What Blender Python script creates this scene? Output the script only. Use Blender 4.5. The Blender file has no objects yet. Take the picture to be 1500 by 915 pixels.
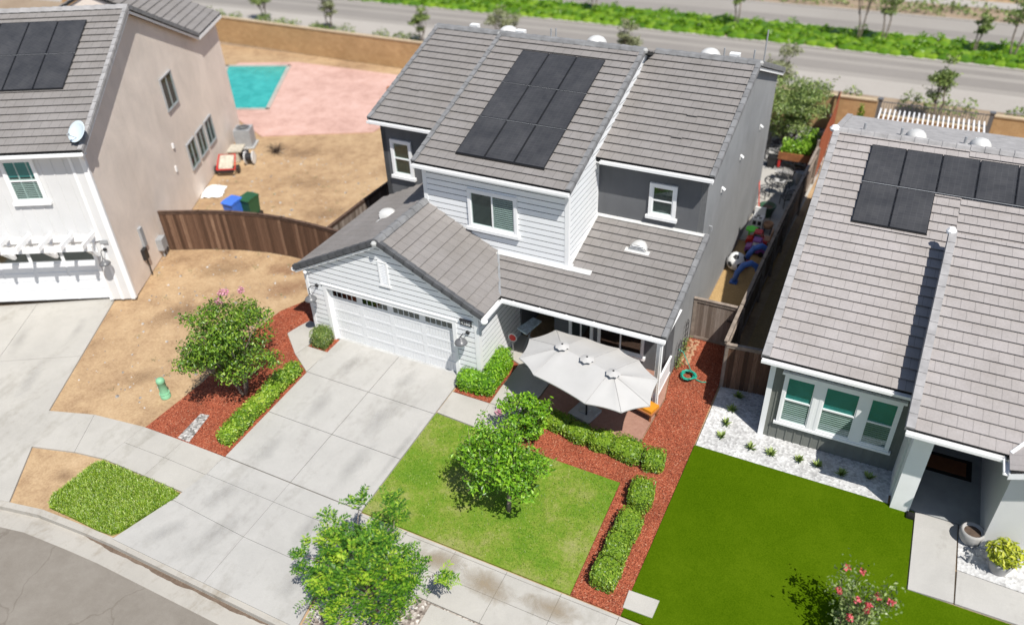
import bpy, math, random
from mathutils import Vector, Matrix
R = math.radians
rnd = random.Random(7)
sc = bpy.context.scene
col = sc.collection

# ------------------------------------------------------------------ materials
def new_mat(name):
    m = bpy.data.materials.new(name); m.use_nodes = True
    nt = m.node_tree
    return m, nt, nt.nodes['Principled BSDF'], nt.nodes['Material Output']

def ramp(nt, fac, stops):
    r = nt.nodes.new('ShaderNodeValToRGB')
    e = r.color_ramp.elements
    while len(e) < len(stops): e.new(0.5)
    for i, (p, c) in enumerate(stops):
        e[i].position = p; e[i].color = (*c, 1)
    nt.links.new(fac, r.inputs['Fac'])
    return r.outputs['Color']

def tc(nt, kind='Object', scale=None):
    t = nt.nodes.new('ShaderNodeTexCoord')
    o = t.outputs[kind]
    if scale:
        mp = nt.nodes.new('ShaderNodeMapping'); mp.inputs['Scale'].default_value = scale
        nt.links.new(o, mp.inputs['Vector']); o = mp.outputs['Vector']
    return o

def noise(nt, vec, scale, detail=4, rough=.6, dist=0):
    n = nt.nodes.new('ShaderNodeTexNoise')
    n.inputs['Scale'].default_value = scale; n.inputs['Detail'].default_value = detail
    n.inputs['Roughness'].default_value = rough; n.inputs['Distortion'].default_value = dist
    nt.links.new(vec, n.inputs['Vector'])
    return n.outputs['Fac']

def mix(nt, fac, a, b, mode='MIX'):
    m = nt.nodes.new('ShaderNodeMix'); m.data_type = 'RGBA'; m.blend_type = mode
    if isinstance(fac, (int, float)): m.inputs[0].default_value = fac
    else: nt.links.new(fac, m.inputs[0])
    for s, v in ((6, a), (7, b)):
        if isinstance(v, tuple): m.inputs[s].default_value = (*v, 1)
        else: nt.links.new(v, m.inputs[s])
    return m.outputs[2]

def bump(nt, b, fac, strength=.3, dist=.02):
    n = nt.nodes.new('ShaderNodeBump'); n.inputs['Strength'].default_value = strength
    n.inputs['Distance'].default_value = dist
    nt.links.new(fac, n.inputs['Height']); nt.links.new(n.outputs['Normal'], b.inputs['Normal'])

def plain(name, c, rough=.6, metal=0., spec=.3, var=.12, vs=6):
    m, nt, b, o = new_mat(name)
    v = noise(nt, tc(nt), vs, 5)
    lo = tuple(x*(1-var) for x in c); hi = tuple(min(1, x*(1+var)) for x in c)
    nt.links.new(ramp(nt, v, [(.3, lo), (.7, hi)]), b.inputs['Base Color'])
    b.inputs['Roughness'].default_value = rough; b.inputs['Metallic'].default_value = metal
    b.inputs['Specular IOR Level'].default_value = spec
    return m

def ground_mat(name, stops, s1, s2, blend=.5, rough=.9, bs=.4, bd=.02, fine=None, fs=40, ff=.35):
    """two noise scales mixed through a colour ramp, with optional fine speckle"""
    m, nt, b, o = new_mat(name)
    v = tc(nt)
    n1 = noise(nt, v, s1, 6, .65); n2 = noise(nt, v, s2, 5, .7)
    mx = nt.nodes.new('ShaderNodeMix'); mx.inputs[0].default_value = blend
    nt.links.new(n1, mx.inputs[2]); nt.links.new(n2, mx.inputs[3])
    c = ramp(nt, mx.outputs[0], stops)
    if fine:
        f = noise(nt, v, fs, 3, .6)
        fr = ramp(nt, f, [(.35, (0, 0, 0)), (.65, (1, 1, 1))])
        c = mix(nt, ff, c, mix(nt, fr, fine[0], fine[1]))
    nt.links.new(c, b.inputs['Base Color'])
    b.inputs['Roughness'].default_value = rough; b.inputs['Specular IOR Level'].default_value = .15
    bump(nt, b, n2, bs, bd)
    return m

def leaf_mat(name, stops, trans=.2, rough=.4):
    m, nt, b, o = new_mat(name)
    g = nt.nodes.new('ShaderNodeNewGeometry')
    c = ramp(nt, g.outputs['Random Per Island'], stops)
    nt.links.new(c, b.inputs['Base Color'])
    b.inputs['Roughness'].default_value = rough; b.inputs['Specular IOR Level'].default_value = .5
    t = nt.nodes.new('ShaderNodeBsdfTranslucent')
    nt.links.new(mix(nt, 1., c, (1.0, 1.1, .45), 'MULTIPLY'), t.inputs['Color'])
    ms = nt.nodes.new('ShaderNodeMixShader'); ms.inputs[0].default_value = trans
    nt.links.new(b.outputs[0], ms.inputs[1]); nt.links.new(t.outputs[0], ms.inputs[2])
    nt.links.new(ms.outputs[0], o.inputs['Surface'])
    return m

def chips_mat(name, stops, scale, rough=.9, bs=.8, bd=.03, big=None):
    """voronoi chips / pebbles: every cell its own colour"""
    m, nt, b, o = new_mat(name)
    v = tc(nt)
    vo = nt.nodes.new('ShaderNodeTexVoronoi'); vo.inputs['Scale'].default_value = scale
    nt.links.new(v, vo.inputs['Vector'])
    sep = nt.nodes.new('ShaderNodeSeparateColor'); nt.links.new(vo.outputs['Color'], sep.inputs[0])
    c = ramp(nt, sep.outputs[0], stops)
    n = noise(nt, v, .9, 5, .65)
    c = mix(nt, 1., c, ramp(nt, n, [(.3, (.72, .72, .72)), (.7, (1.12, 1.12, 1.12))]), 'MULTIPLY')
    nt.links.new(c, b.inputs['Base Color'])
    b.inputs['Roughness'].default_value = rough; b.inputs['Specular IOR Level'].default_value = .2
    bump(nt, b, vo.outputs['Distance'], bs, bd)
    return m

def tile_mat(name, c1, c2, mortar):
    m, nt, b, o = new_mat(name)
    uv = tc(nt, 'UV')
    br = nt.nodes.new('ShaderNodeTexBrick')
    br.offset = .5; br.inputs['Scale'].default_value = 1
    br.inputs['Brick Width'].default_value = .34; br.inputs['Row Height'].default_value = 1.
    br.inputs['Mortar Size'].default_value = .007; br.inputs['Mortar Smooth'].default_value = .2
    br.inputs['Bias'].default_value = 0
    br.inputs['Color1'].default_value = (*c1, 1); br.inputs['Color2'].default_value = (*c2, 1)
    br.inputs['Mortar'].default_value = (*mortar, 1)
    nt.links.new(uv, br.inputs['Vector'])
    v = tc(nt)
    n = noise(nt, v, .8, 6, .7); n2 = noise(nt, v, 26, 3)
    c = mix(nt, 1., br.outputs['Color'], ramp(nt, n, [(.28, (.86, .85, .83)), (.72, (1.09, 1.09, 1.1))]), 'MULTIPLY')
    c = mix(nt, 1., c, ramp(nt, n2, [(.3, (.9, .9, .9)), (.7, (1.08, 1.08, 1.08))]), 'MULTIPLY')
    nt.links.new(c, b.inputs['Base Color'])
    b.inputs['Roughness'].default_value = .8; b.inputs['Specular IOR Level'].default_value = .2
    bump(nt, b, n2, .25, .01)
    return m

def glass_mat(name, tint=(.84, .90, .89), refl=.055):
    m, nt, b, o = new_mat(name)
    nt.nodes.remove(b)
    t = nt.nodes.new('ShaderNodeBsdfTransparent'); t.inputs[0].default_value = (*tint, 1)
    g = nt.nodes.new('ShaderNodeBsdfGlossy'); g.inputs['Roughness'].default_value = .03
    g.inputs['Color'].default_value = (.85, .95, .95, 1)
    ms = nt.nodes.new('ShaderNodeMixShader'); ms.inputs[0].default_value = refl
    nt.links.new(t.outputs[0], ms.inputs[1]); nt.links.new(g.outputs[0], ms.inputs[2])
    nt.links.new(ms.outputs[0], o.inputs['Surface'])
    return m

def concrete_mat(name, c, stain=(.70, .69, .67), dark=.22):
    m, nt, b, o = new_mat(name)
    v = tc(nt)
    n1 = noise(nt, v, .7, 8, .68, .3); n2 = noise(nt, v, 38, 4, .65); n4 = noise(nt, v, 4.5, 6, .7)
    n3 = noise(nt, tc(nt, 'Object', (1.7, .5, 1)), .8, 5, .62, .35)
    cc = ramp(nt, n1, [(.3, tuple(x*.90 for x in c)), (.68, tuple(x*1.06 for x in c))])
    mx = nt.nodes.new('ShaderNodeMix'); mx.inputs[0].default_value = .35
    nt.links.new(n3, mx.inputs[2]); nt.links.new(n4, mx.inputs[3])
    st = ramp(nt, mx.outputs[0], [(.52, (1, 1, 1)), (.70, stain)])
    cc = mix(nt, 1., cc, st, 'MULTIPLY')
    cc = mix(nt, 1., cc, ramp(nt, n2, [(.3, (.94, .94, .94)), (.7, (1.04, 1.04, 1.04))]), 'MULTIPLY')
    nt.links.new(cc, b.inputs['Base Color'])
    b.inputs['Roughness'].default_value = .85; b.inputs['Specular IOR Level'].default_value = .2
    bump(nt, b, n2, .15, .008)
    return m

def wood_mat(name, stops, board=7.2, axis='X'):
    """vertical boards: each board its own tone, with grain running down it"""
    m, nt, b, o = new_mat(name)
    uv = tc(nt, 'UV')
    sp = nt.nodes.new('ShaderNodeSeparateXYZ'); nt.links.new(uv, sp.inputs[0])
    mu = nt.nodes.new('ShaderNodeMath'); mu.operation = 'MULTIPLY'; mu.inputs[1].default_value = board
    nt.links.new(sp.outputs[0], mu.inputs[0])
    fl = nt.nodes.new('ShaderNodeMath'); fl.operation = 'FLOOR'; nt.links.new(mu.outputs[0], fl.inputs[0])
    wn = nt.nodes.new('ShaderNodeTexWhiteNoise'); wn.noise_dimensions = '1D'; nt.links.new(fl.outputs[0], wn.inputs['W'])
    gr = noise(nt, tc(nt, 'UV', (26, 1.3, 1)), 1.6, 5, .7)
    mx = nt.nodes.new('ShaderNodeMix'); mx.inputs[0].default_value = .55
    nt.links.new(wn.outputs['Value'], mx.inputs[2]); nt.links.new(gr, mx.inputs[3])
    c = ramp(nt, mx.outputs[0], stops)
    nt.links.new(c, b.inputs['Base Color'])
    b.inputs['Roughness'].default_value = .85; b.inputs['Specular IOR Level'].default_value = .15
    bump(nt, b, gr, .3, .01)
    return m

M = {}
M['tile'] = tile_mat('roof tile', (.240, .224, .214), (.224, .209, .200), (.14, .13, .125))
M['tile2'] = tile_mat('roof tile pale', (.352, .325, .313), (.332, .306, .295), (.20, .185, .18))
M['cap'] = plain('roof cap tile', (.19, .19, .193), .8, vs=3, var=.25)
M['cap_shaded'] = plain('shaded cap tile', (.085, .087, .092), .8, vs=3, var=.25)  # darker copy of the cap colour: shade of the gable front painted in
M['cap2'] = plain('roof cap tile pale', (.31, .30, .298), .8, vs=3, var=.2)
M['felt'] = plain('roof felt', (.03, .03, .03), .95)
M['siding'] = plain('white lap siding', (.83, .84, .85), .5, vs=1.5, var=.03)
M['joint_shade'] = plain('siding joint', (.22, .23, .24), .8)  # dark grey paints in the shade line between siding boards
M['trim'] = plain('white trim', (.83, .83, .83), .45, vs=2, var=.03)
M['trim_dirty'] = plain('flashing', (.55, .545, .53), .5, vs=3, var=.12)
def stucco_mat(name, c, streak=.14):
    """sand finish with soft blotches, rain streaks and a dusty foot"""
    m, nt, b, o = new_mat(name); v = tc(nt)
    n1 = noise(nt, v, .55, 6, .6, .4); n2 = noise(nt, v, 55, 3, .6); n3 = noise(nt, tc(nt, 'Object', (1.5, 1.5, .13)), 1.2, 6, .7)
    cc = ramp(nt, n1, [(.35, tuple(x*.90 for x in c)), (.65, tuple(x*1.07 for x in c))])
    cc = mix(nt, 1., cc, ramp(nt, n3, [(.5, (1, 1, 1)), (.72, (1-streak, 1-streak, 1-streak*1.1))]), 'MULTIPLY')
    cc = mix(nt, 1., cc, ramp(nt, n2, [(.3, (.92, .92, .92)), (.7, (1.06, 1.06, 1.06))]), 'MULTIPLY')
    nt.links.new(cc, b.inputs['Base Color']); b.inputs['Roughness'].default_value = .92; b.inputs['Specular IOR Level'].default_value = .12
    bump(nt, b, n2, .55, .014)
    return m
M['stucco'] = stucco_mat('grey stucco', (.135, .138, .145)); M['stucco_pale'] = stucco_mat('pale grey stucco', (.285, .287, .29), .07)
M['beige'] = stucco_mat('beige stucco', (.80, .70, .615), .05)
M['panel'] = plain('board siding white', (.66, .655, .65), .6, vs=1, var=.04)
M['batten'] = plain('green grey board', (.165, .172, .155), .65, vs=2, var=.12)
M['door'] = plain('white garage door', (.76, .765, .775), .4, vs=1, var=.02)
M['black'] = plain('black metal', (.018, .018, .02), .4, spec=.5)
M['dark'] = plain('dark interior', (.012, .012, .013), .9)
M['lamp'] = plain('grey enamel', (.13, .13, .135), .35, spec=.5)
M['glass'] = glass_mat('window glass')
M['glass_dark'] = glass_mat('dark glass', (.30, .34, .34), .12)
M['blind'] = plain('blind slats', (.44, .47, .45), .6, vs=2, var=.1)
M['shade_teal'] = plain('teal shade', (.045, .275, .275), .5, vs=2, var=.15)
M['room'] = plain('dim room', (.02, .03, .03), .9, vs=2)
m_, nt_, b_, o_ = new_mat('solar cell'); br_ = nt_.nodes.new('ShaderNodeTexBrick'); br_.offset = 0; br_.inputs['Scale'].default_value = 1; br_.inputs['Brick Width'].default_value = .17; br_.inputs['Row Height'].default_value = .102; br_.inputs['Mortar Size'].default_value = .006
for k_, c_ in (('Color1', (.036, .036, .039)), ('Color2', (.043, .043, .045)), ('Mortar', (.054, .054, .057))): br_.inputs[k_].default_value = (*c_, 1)
nt_.links.new(tc(nt_), br_.inputs['Vector']); v_ = noise(nt_, tc(nt_), 1.1, 5, .65)
nt_.links.new(mix(nt_, 1., br_.outputs['Color'], ramp(nt_, v_, [(.35, (.85, .85, .85)), (.68, (1.35, 1.33, 1.3))]), 'MULTIPLY'), b_.inputs['Base Color']); b_.inputs['Roughness'].default_value = .38; M['solar'] = m_
M['solar_edge'] = plain('solar frame', (.012, .012, .013), .35, spec=.5)
M['alu'] = plain('aluminium rail', (.45, .46, .47), .4, metal=.6)
M['grey'] = plain('grey metal', (.32, .33, .34), .5, vs=4)
M['dish'] = plain('dish grey blue', (.55, .62, .66), .4, vs=2, var=.05)
M['concrete'] = concrete_mat('concrete', (.41, .397, .374), (.78, .77, .75))
M['concrete2'] = concrete_mat('concrete warm', (.42, .40, .364), (.78, .77, .74))
M['curb'] = concrete_mat('kerb concrete', (.40, .375, .335), (.66, .61, .54))
M['gutter_mud'] = ground_mat('damp silt', [(.3, (.10, .07, .05)), (.7, (.20, .15, .115))], 1.5, 12, .5)
M['stain'] = ground_mat('water stain', [(.3, (.34, .27, .19)), (.7, (.43, .36, .27))], 1.5, 12, .5)
def stain_mat(name, c, al=.5):
    """thin film that fades out towards the rim of its patch"""
    m, nt, b, o = new_mat(name)
    uv = tc(nt, 'UV'); ln = nt.nodes.new('ShaderNodeVectorMath'); ln.operation = 'LENGTH'; nt.links.new(uv, ln.inputs[0])
    n = noise(nt, tc(nt), 2.2, 6, .7, .5)
    ad = nt.nodes.new('ShaderNodeMath'); ad.operation = 'MULTIPLY_ADD'; ad.inputs[1].default_value = 1.3; nt.links.new(n, ad.inputs[0]); nt.links.new(ln.outputs['Value'], ad.inputs[2])
    mr = nt.nodes.new('ShaderNodeMapRange'); mr.inputs['From Min'].default_value = .55; mr.inputs['From Max'].default_value = 1.5; mr.inputs['To Min'].default_value = al; mr.inputs['To Max'].default_value = 0
    nt.links.new(ad.outputs[0], mr.inputs['Value'])
    b.inputs['Base Color'].default_value = (*c, 1); b.inputs['Roughness'].default_value = .9
    t = nt.nodes.new('ShaderNodeBsdfTransparent'); ms = nt.nodes.new('ShaderNodeMixShader')
    nt.links.new(mr.outputs[0], ms.inputs[0]); nt.links.new(t.outputs[0], ms.inputs[1]); nt.links.new(b.outputs[0], ms.inputs[2]); nt.links.new(ms.outputs[0], o.inputs['Surface'])
    return m
M['stain'] = stain_mat('water stain', (.30, .235, .155), .75); M['reddish'] = stain_mat('reddish soil', (.27, .135, .075), .62); M['brown'] = stain_mat('brown soil', (.24, .15, .085), .4); M['smear'] = stain_mat('tyre smear', (.20, .197, .19), .2); M['damp'] = stain_mat('dark patch', (.10, .09, .08))
M['asphalt'] = ground_mat('worn asphalt', [(.3, (.175, .152, .126)), (.5, (.225, .20, .17)), (.72, (.285, .26, .225))], .5, 3.5, .4, .9, .3, .01, ((.13, .115, .1), (.26, .235, .2)), 60, .3)
nt_ = M['asphalt'].node_tree; b_ = nt_.nodes['Principled BSDF']; src_ = b_.inputs['Base Color'].links[0].from_socket
vd_ = nt_.nodes.new('ShaderNodeVectorMath'); vd_.operation = 'MULTIPLY_ADD'; vd_.inputs[1].default_value = (.9, .9, .9)
nz_ = nt_.nodes.new('ShaderNodeTexNoise'); nz_.inputs['Scale'].default_value = 1.1; nz_.inputs['Detail'].default_value = 5; cv_ = tc(nt_); nt_.links.new(cv_, nz_.inputs['Vector'])
nt_.links.new(nz_.outputs['Color'], vd_.inputs[0]); nt_.links.new(cv_, vd_.inputs[2])
vo_ = nt_.nodes.new('ShaderNodeTexVoronoi'); vo_.feature = 'DISTANCE_TO_EDGE'; vo_.inputs['Scale'].default_value = .32; nt_.links.new(vd_.outputs[0], vo_.inputs['Vector'])
nt_.links.new(mix(nt_, 1., src_, ramp(nt_, vo_.outputs['Distance'], [(.003, (.83, .815, .80)), (.009, (1, 1, 1))]), 'MULTIPLY'), b_.inputs['Base Color'])
M['road'] = ground_mat('main road', [(.25, (.26, .238, .213)), (.75, (.33, .305, .277))], .12, 4, .3, .9, .1, .01)
M['road_wear'] = ground_mat('worn lane', [(.25, (.21, .192, .174)), (.75, (.275, .252, .23))], .15, 3, .3, .9, .1, .01)
M['walk_far'] = ground_mat('far walk', [(.25, (.33, .30, .27)), (.75, (.41, .38, .345))], .2, 5, .4)
M['dirt'] = ground_mat('dry dirt', [(.38, (.20, .122, .068)), (.455, (.32, .208, .118)), (.53, (.42, .288, .165)), (.63, (.49, .352, .212))], .33, 1.7, .42, .95, .5, .03, ((.27, .175, .1), (.50, .36, .22)), 14, .35)
M['dirt_side'] = ground_mat('side yard dirt', [(.3, (.32, .20, .09)), (.7, (.50, .34, .16))], 1.2, 9, .5, .95, .6, .03, ((.2, .13, .06), (.55, .38, .18)), 22, .35)
M['dirt_reddish'] = ground_mat('reddish dirt', [(.3, (.31, .19, .12)), (.7, (.47, .32, .21))], .9, 14, .5, .95, .5, .03)
M['mulch'] = chips_mat('red bark mulch', [(0, (.13, .030, .016)), (.25, (.27, .062, .031)), (.7, (.38, .098, .048)), (.96, (.45, .15, .08)), (1, (.52, .29, .19))], 36)
M['mulch_chip'] = leaf_mat('bark chip', [(0, (.12, .03, .016)), (.5, (.35, .09, .045)), (.92, (.46, .155, .08)), (1, (.58, .36, .25))], 0., .9)
M['pebble'] = chips_mat('river pebble', [(0, (.16, .15, .14)), (.5, (.36, .34, .32)), (1, (.66, .64, .61))], 15)
M['parkway'] = chips_mat('parkway pebble', [(0, (.12, .095, .08)), (.45, (.33, .28, .24)), (.8, (.47, .42, .37)), (1, (.66, .62, .57))], 13)
M['white_gravel'] = chips_mat('white gravel', [(0, (.40, .395, .39)), (.5, (.53, .525, .52)), (1, (.64, .64, .635))], 14, bs=.5)
M['lawn'] = ground_mat('lawn', [(.38, (.065, .175, .003)), (.46, (.115, .22, .010)), (.52, (.19, .255, .03)), (.58, (.28, .285, .085)), (.67, (.37, .325, .16))], .62, 7, .30, .95, .8, .03, ((.045, .10, .006), (.21, .28, .05)), 26, .4)
M['turf'] = ground_mat('artificial turf', [(.40, (.040, .084, .001)), (.5, (.052, .100, .0015)), (.6, (.072, .124, .003))], .33, 2.4, .3, 1., .6, .02, ((.032, .068, .001), (.085, .138, .004)), 34, .5)
M['turf'].node_tree.nodes['Principled BSDF'].inputs['Specular IOR Level'].default_value = 0
M['median'] = leaf_mat('ground cover', [(0, (.075, .19, .008)), (.5, (.165, .33, .012)), (1, (.28, .44, .03))], .4)
M['scrub'] = ground_mat('scrub soil', [(.3, (.22, .16, .11)), (.7, (.36, .28, .2))], .4, 3, .5)
m_, nt_, b_, o_ = new_mat('pool water'); n_ = noise(nt_, tc(nt_), 1.2, 4, .6, 1.2); n2_ = noise(nt_, tc(nt_), 5, 3, .6, 1.5)
nt_.links.new(ramp(nt_, n_, [(.35, (.018, .30, .27)), (.65, (.05, .42, .38))]), b_.inputs['Base Color']); b_.inputs['Roughness'].default_value = .06; bump(nt_, b_, n2_, .25, .03); M['pool'] = m_
M['deck'] = ground_mat('pink deck', [(.40, (.43, .255, .21)), (.5, (.54, .335, .28)), (.6, (.61, .40, .345))], .35, 1.3, .5, .9, .2, .01, ((.40, .26, .22), (.60, .43, .38)), 9, .25)
M['patio'] = ground_mat('stamped patio', [(.3, (.25, .13, .095)), (.7, (.40, .235, .18))], .8, 9, .5, .8, .4, .02)
M['block'] = tile_mat('tan block wall', (.50, .33, .17), (.44, .28, .14), (.36, .23, .12))
M['block_cap'] = plain('block cap', (.46, .36, .24), .9, vs=4)
M['fence_brown'] = wood_mat('brown fence boards', [(.2, (.062, .036, .024)), (.5, (.118, .067, .044)), (.66, (.17, .10, .066)), (.86, (.42, .28, .19))])
M['fence_grey'] = wood_mat('weathered fence boards', [(.2, (.11, .082, .064)), (.5, (.20, .158, .13)), (.70, (.30, .25, .215)), (.9, (.52, .46, .41))])
M['fence_red'] = wood_mat('red stained boards', [(.2, (.22, .06, .03)), (.6, (.34, .10, .05)), (.9, (.42, .15, .08))])
M['rail'] = plain('fence rail', (.25, .205, .17), .9, vs=5, var=.3)
M['rail_brown'] = plain('brown rail', (.10, .062, .045), .9, vs=5, var=.3)
M['canvas'] = plain('umbrella canvas', (.455, .445, .43), .8, vs=1.2, var=.05)
M['seam'] = plain('canvas seam', (.37, .36, .35), .8)
M['cream'] = plain('faded cream board', (.47, .43, .35), .7, vs=6, var=.25)
M['stone'] = plain('grey base slab', (.42, .42, .41), .8, vs=5, var=.15)
M['orange'] = plain('orange cushion', (.62, .25, .02), .6)
M['red'] = plain('red plastic', (.55, .03, .025), .4, spec=.5)
M['redpaint'] = plain('red paint', (.50, .07, .04), .5)
M['white'] = plain('white plastic', (.78, .78, .77), .4)
M['blue'] = plain('blue plastic', (.055, .15, .48), .4, spec=.5)
M['binblue'] = plain('bin blue', (.05, .16, .62), .45, spec=.5)
M['bingreen'] = plain('bin green', (.015, .085, .035), .45, spec=.5)
M['purple'] = plain('purple plastic', (.24, .07, .30), .4, spec=.5)
M['lime'] = plain('lime plastic', (.10, .72, .03), .4, spec=.5)
M['tan'] = plain('tan plastic', (.40, .235, .14), .6)
M['mint'] = plain('mint pedestal', (.22, .47, .28), .5)
M['hose'] = plain('green hose', (.02, .36, .25), .4, spec=.5, var=.3, vs=20)
M['pot'] = plain('green glazed pot', (.035, .09, .05), .3, spec=.5)
M['potgrey'] = plain('grey pot', (.36, .35, .34), .8)
M['soil'] = plain('potting soil', (.16, .11, .08), .95)
M['terra'] = plain('planter wood', (.30, .12, .05), .7, var=.3)
M['bluegrey'] = plain('printed blue cloth', (.42, .50, .56), .7, vs=9, var=.4)
M['bark'] = plain('bark', (.22, .175, .14), .9, vs=9, var=.35)
M['bark_dark'] = plain('dark bark', (.085, .06, .045), .9, vs=9, var=.35)
M['matbrown'] = plain('coir door mat', (.16, .06, .025), .95)
M['matblack'] = plain('black rubber', (.012, .012, .012), .9)
M['porch_floor'] = plain('porch floor', (.30, .31, .31), .8, vs=2)
M['rust'] = plain('rusty stake', (.17, .06, .035), .8)
GREEN = [(0, (.018, .050, .006)), (.35, (.045, .105, .010)), (.7, (.10, .20, .016)), (1, (.20, .32, .03))]
M['leaf'] = leaf_mat('myrtle leaf', [(0, (.035, .085, .008)), (.4, (.09, .19, .014)), (.75, (.175, .305, .02)), (1, (.30, .41, .045))])
M['leaf_bright'] = leaf_mat('bright myrtle leaf', [(0, (.04, .125, .006)), (.4, (.115, .28, .010)), (.75, (.21, .42, .016)), (1, (.32, .52, .045))])
M['leaf_pist'] = leaf_mat('pinnate leaf', [(0, (.022, .075, .008)), (.45, (.065, .185, .012)), (.8, (.15, .31, .018)), (1, (.36, .49, .04))])
M['leaf_young'] = leaf_mat('young leaf', [(0, (.16, .32, .02)), (.5, (.28, .45, .025)), (1, (.42, .52, .05))])
M['leaf_hedge'] = leaf_mat('hedge leaf', [(0, (.06, .13, .010)), (.4, (.15, .27, .018)), (.75, (.26, .40, .03)), (1, (.46, .54, .10))])
M['leaf_box'] = leaf_mat('boxwood leaf', [(0, (.05, .11, .010)), (.5, (.14, .25, .018)), (.85, (.25, .37, .03)), (1, (.40, .48, .07))])
M['leaf_round'] = leaf_mat('round shrub leaf', [(0, (.04, .08, .015)), (.5, (.11, .18, .03)), (1, (.30, .34, .11))])
M['leaf_olive'] = leaf_mat('olive leaf', [(0, (.07, .12, .03)), (.5, (.19, .27, .07)), (1, (.38, .46, .15))])
M['leaf_far'] = leaf_mat('far leaf', [(0, (.08, .13, .03)), (.5, (.18, .25, .06)), (1, (.30, .37, .11))])
M['leaf_dusty'] = leaf_mat('dusty leaf', [(0, (.16, .17, .085)), (.5, (.25, .27, .14)), (1, (.36, .38, .22))])
M['leaf_lettuce'] = leaf_mat('lettuce', [(0, (.12, .28, .015)), (.5, (.23, .43, .03)), (1, (.38, .56, .07))])
M['leaf_yellow'] = leaf_mat('yellow green leaf', [(0, (.20, .25, .01)), (.5, (.36, .40, .02)), (1, (.55, .55, .06))])
M['leaf_rose'] = leaf_mat('rose leaf', [(0, (.06, .10, .03)), (.5, (.15, .21, .07)), (1, (.33, .40, .15))])
M['grass'] = leaf_mat('long grass', [(0, (.08, .17, .010)), (.5, (.20, .33, .02)), (.85, (.34, .46, .04)), (1, (.60, .64, .28))])
M['blade'] = leaf_mat('short grass', [(0, (.06, .145, .006)), (.4, (.13, .225, .014)), (.75, (.215, .295, .035)), (1, (.38, .38, .15))])
M['pink'] = leaf_mat('pink petal', [(0, (.62, .22, .36)), (1, (.80, .48, .58))], .3)
M['rose'] = leaf_mat('red pink petal', [(0, (.60, .04, .09)), (1, (.85, .25, .25))], .3)
M['moss'] = plain('dry bark litter', (.20, .15, .10), .95)
M['flecks'] = chips_mat('mottled ground', [(0, (.02, .02, .02)), (.5, (.12, .12, .12)), (.6, (.38, .37, .36)), (1, (.5, .49, .47))], 9)  # about half the cells near black, the rest pale grey

# ------------------------------------------------------------------ object helpers
def tag(o, label=None, cat=None, group=None, kind=None):
    if label: o['label'] = label
    if cat: o['category'] = cat
    if group: o['group'] = group
    if kind: o['kind'] = kind
    return o

def thing(name, label, cat, loc=(0, 0, 0), group=None):
    o = bpy.data.objects.new(name, None); col.objects.link(o)
    o.empty_display_size = .2; o.location = loc
    return tag(o, label, cat, group)

def world_loc(o):
    p = Vector((0, 0, 0))
    while o: p += Vector(o.location); o = o.parent
    return p

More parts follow.
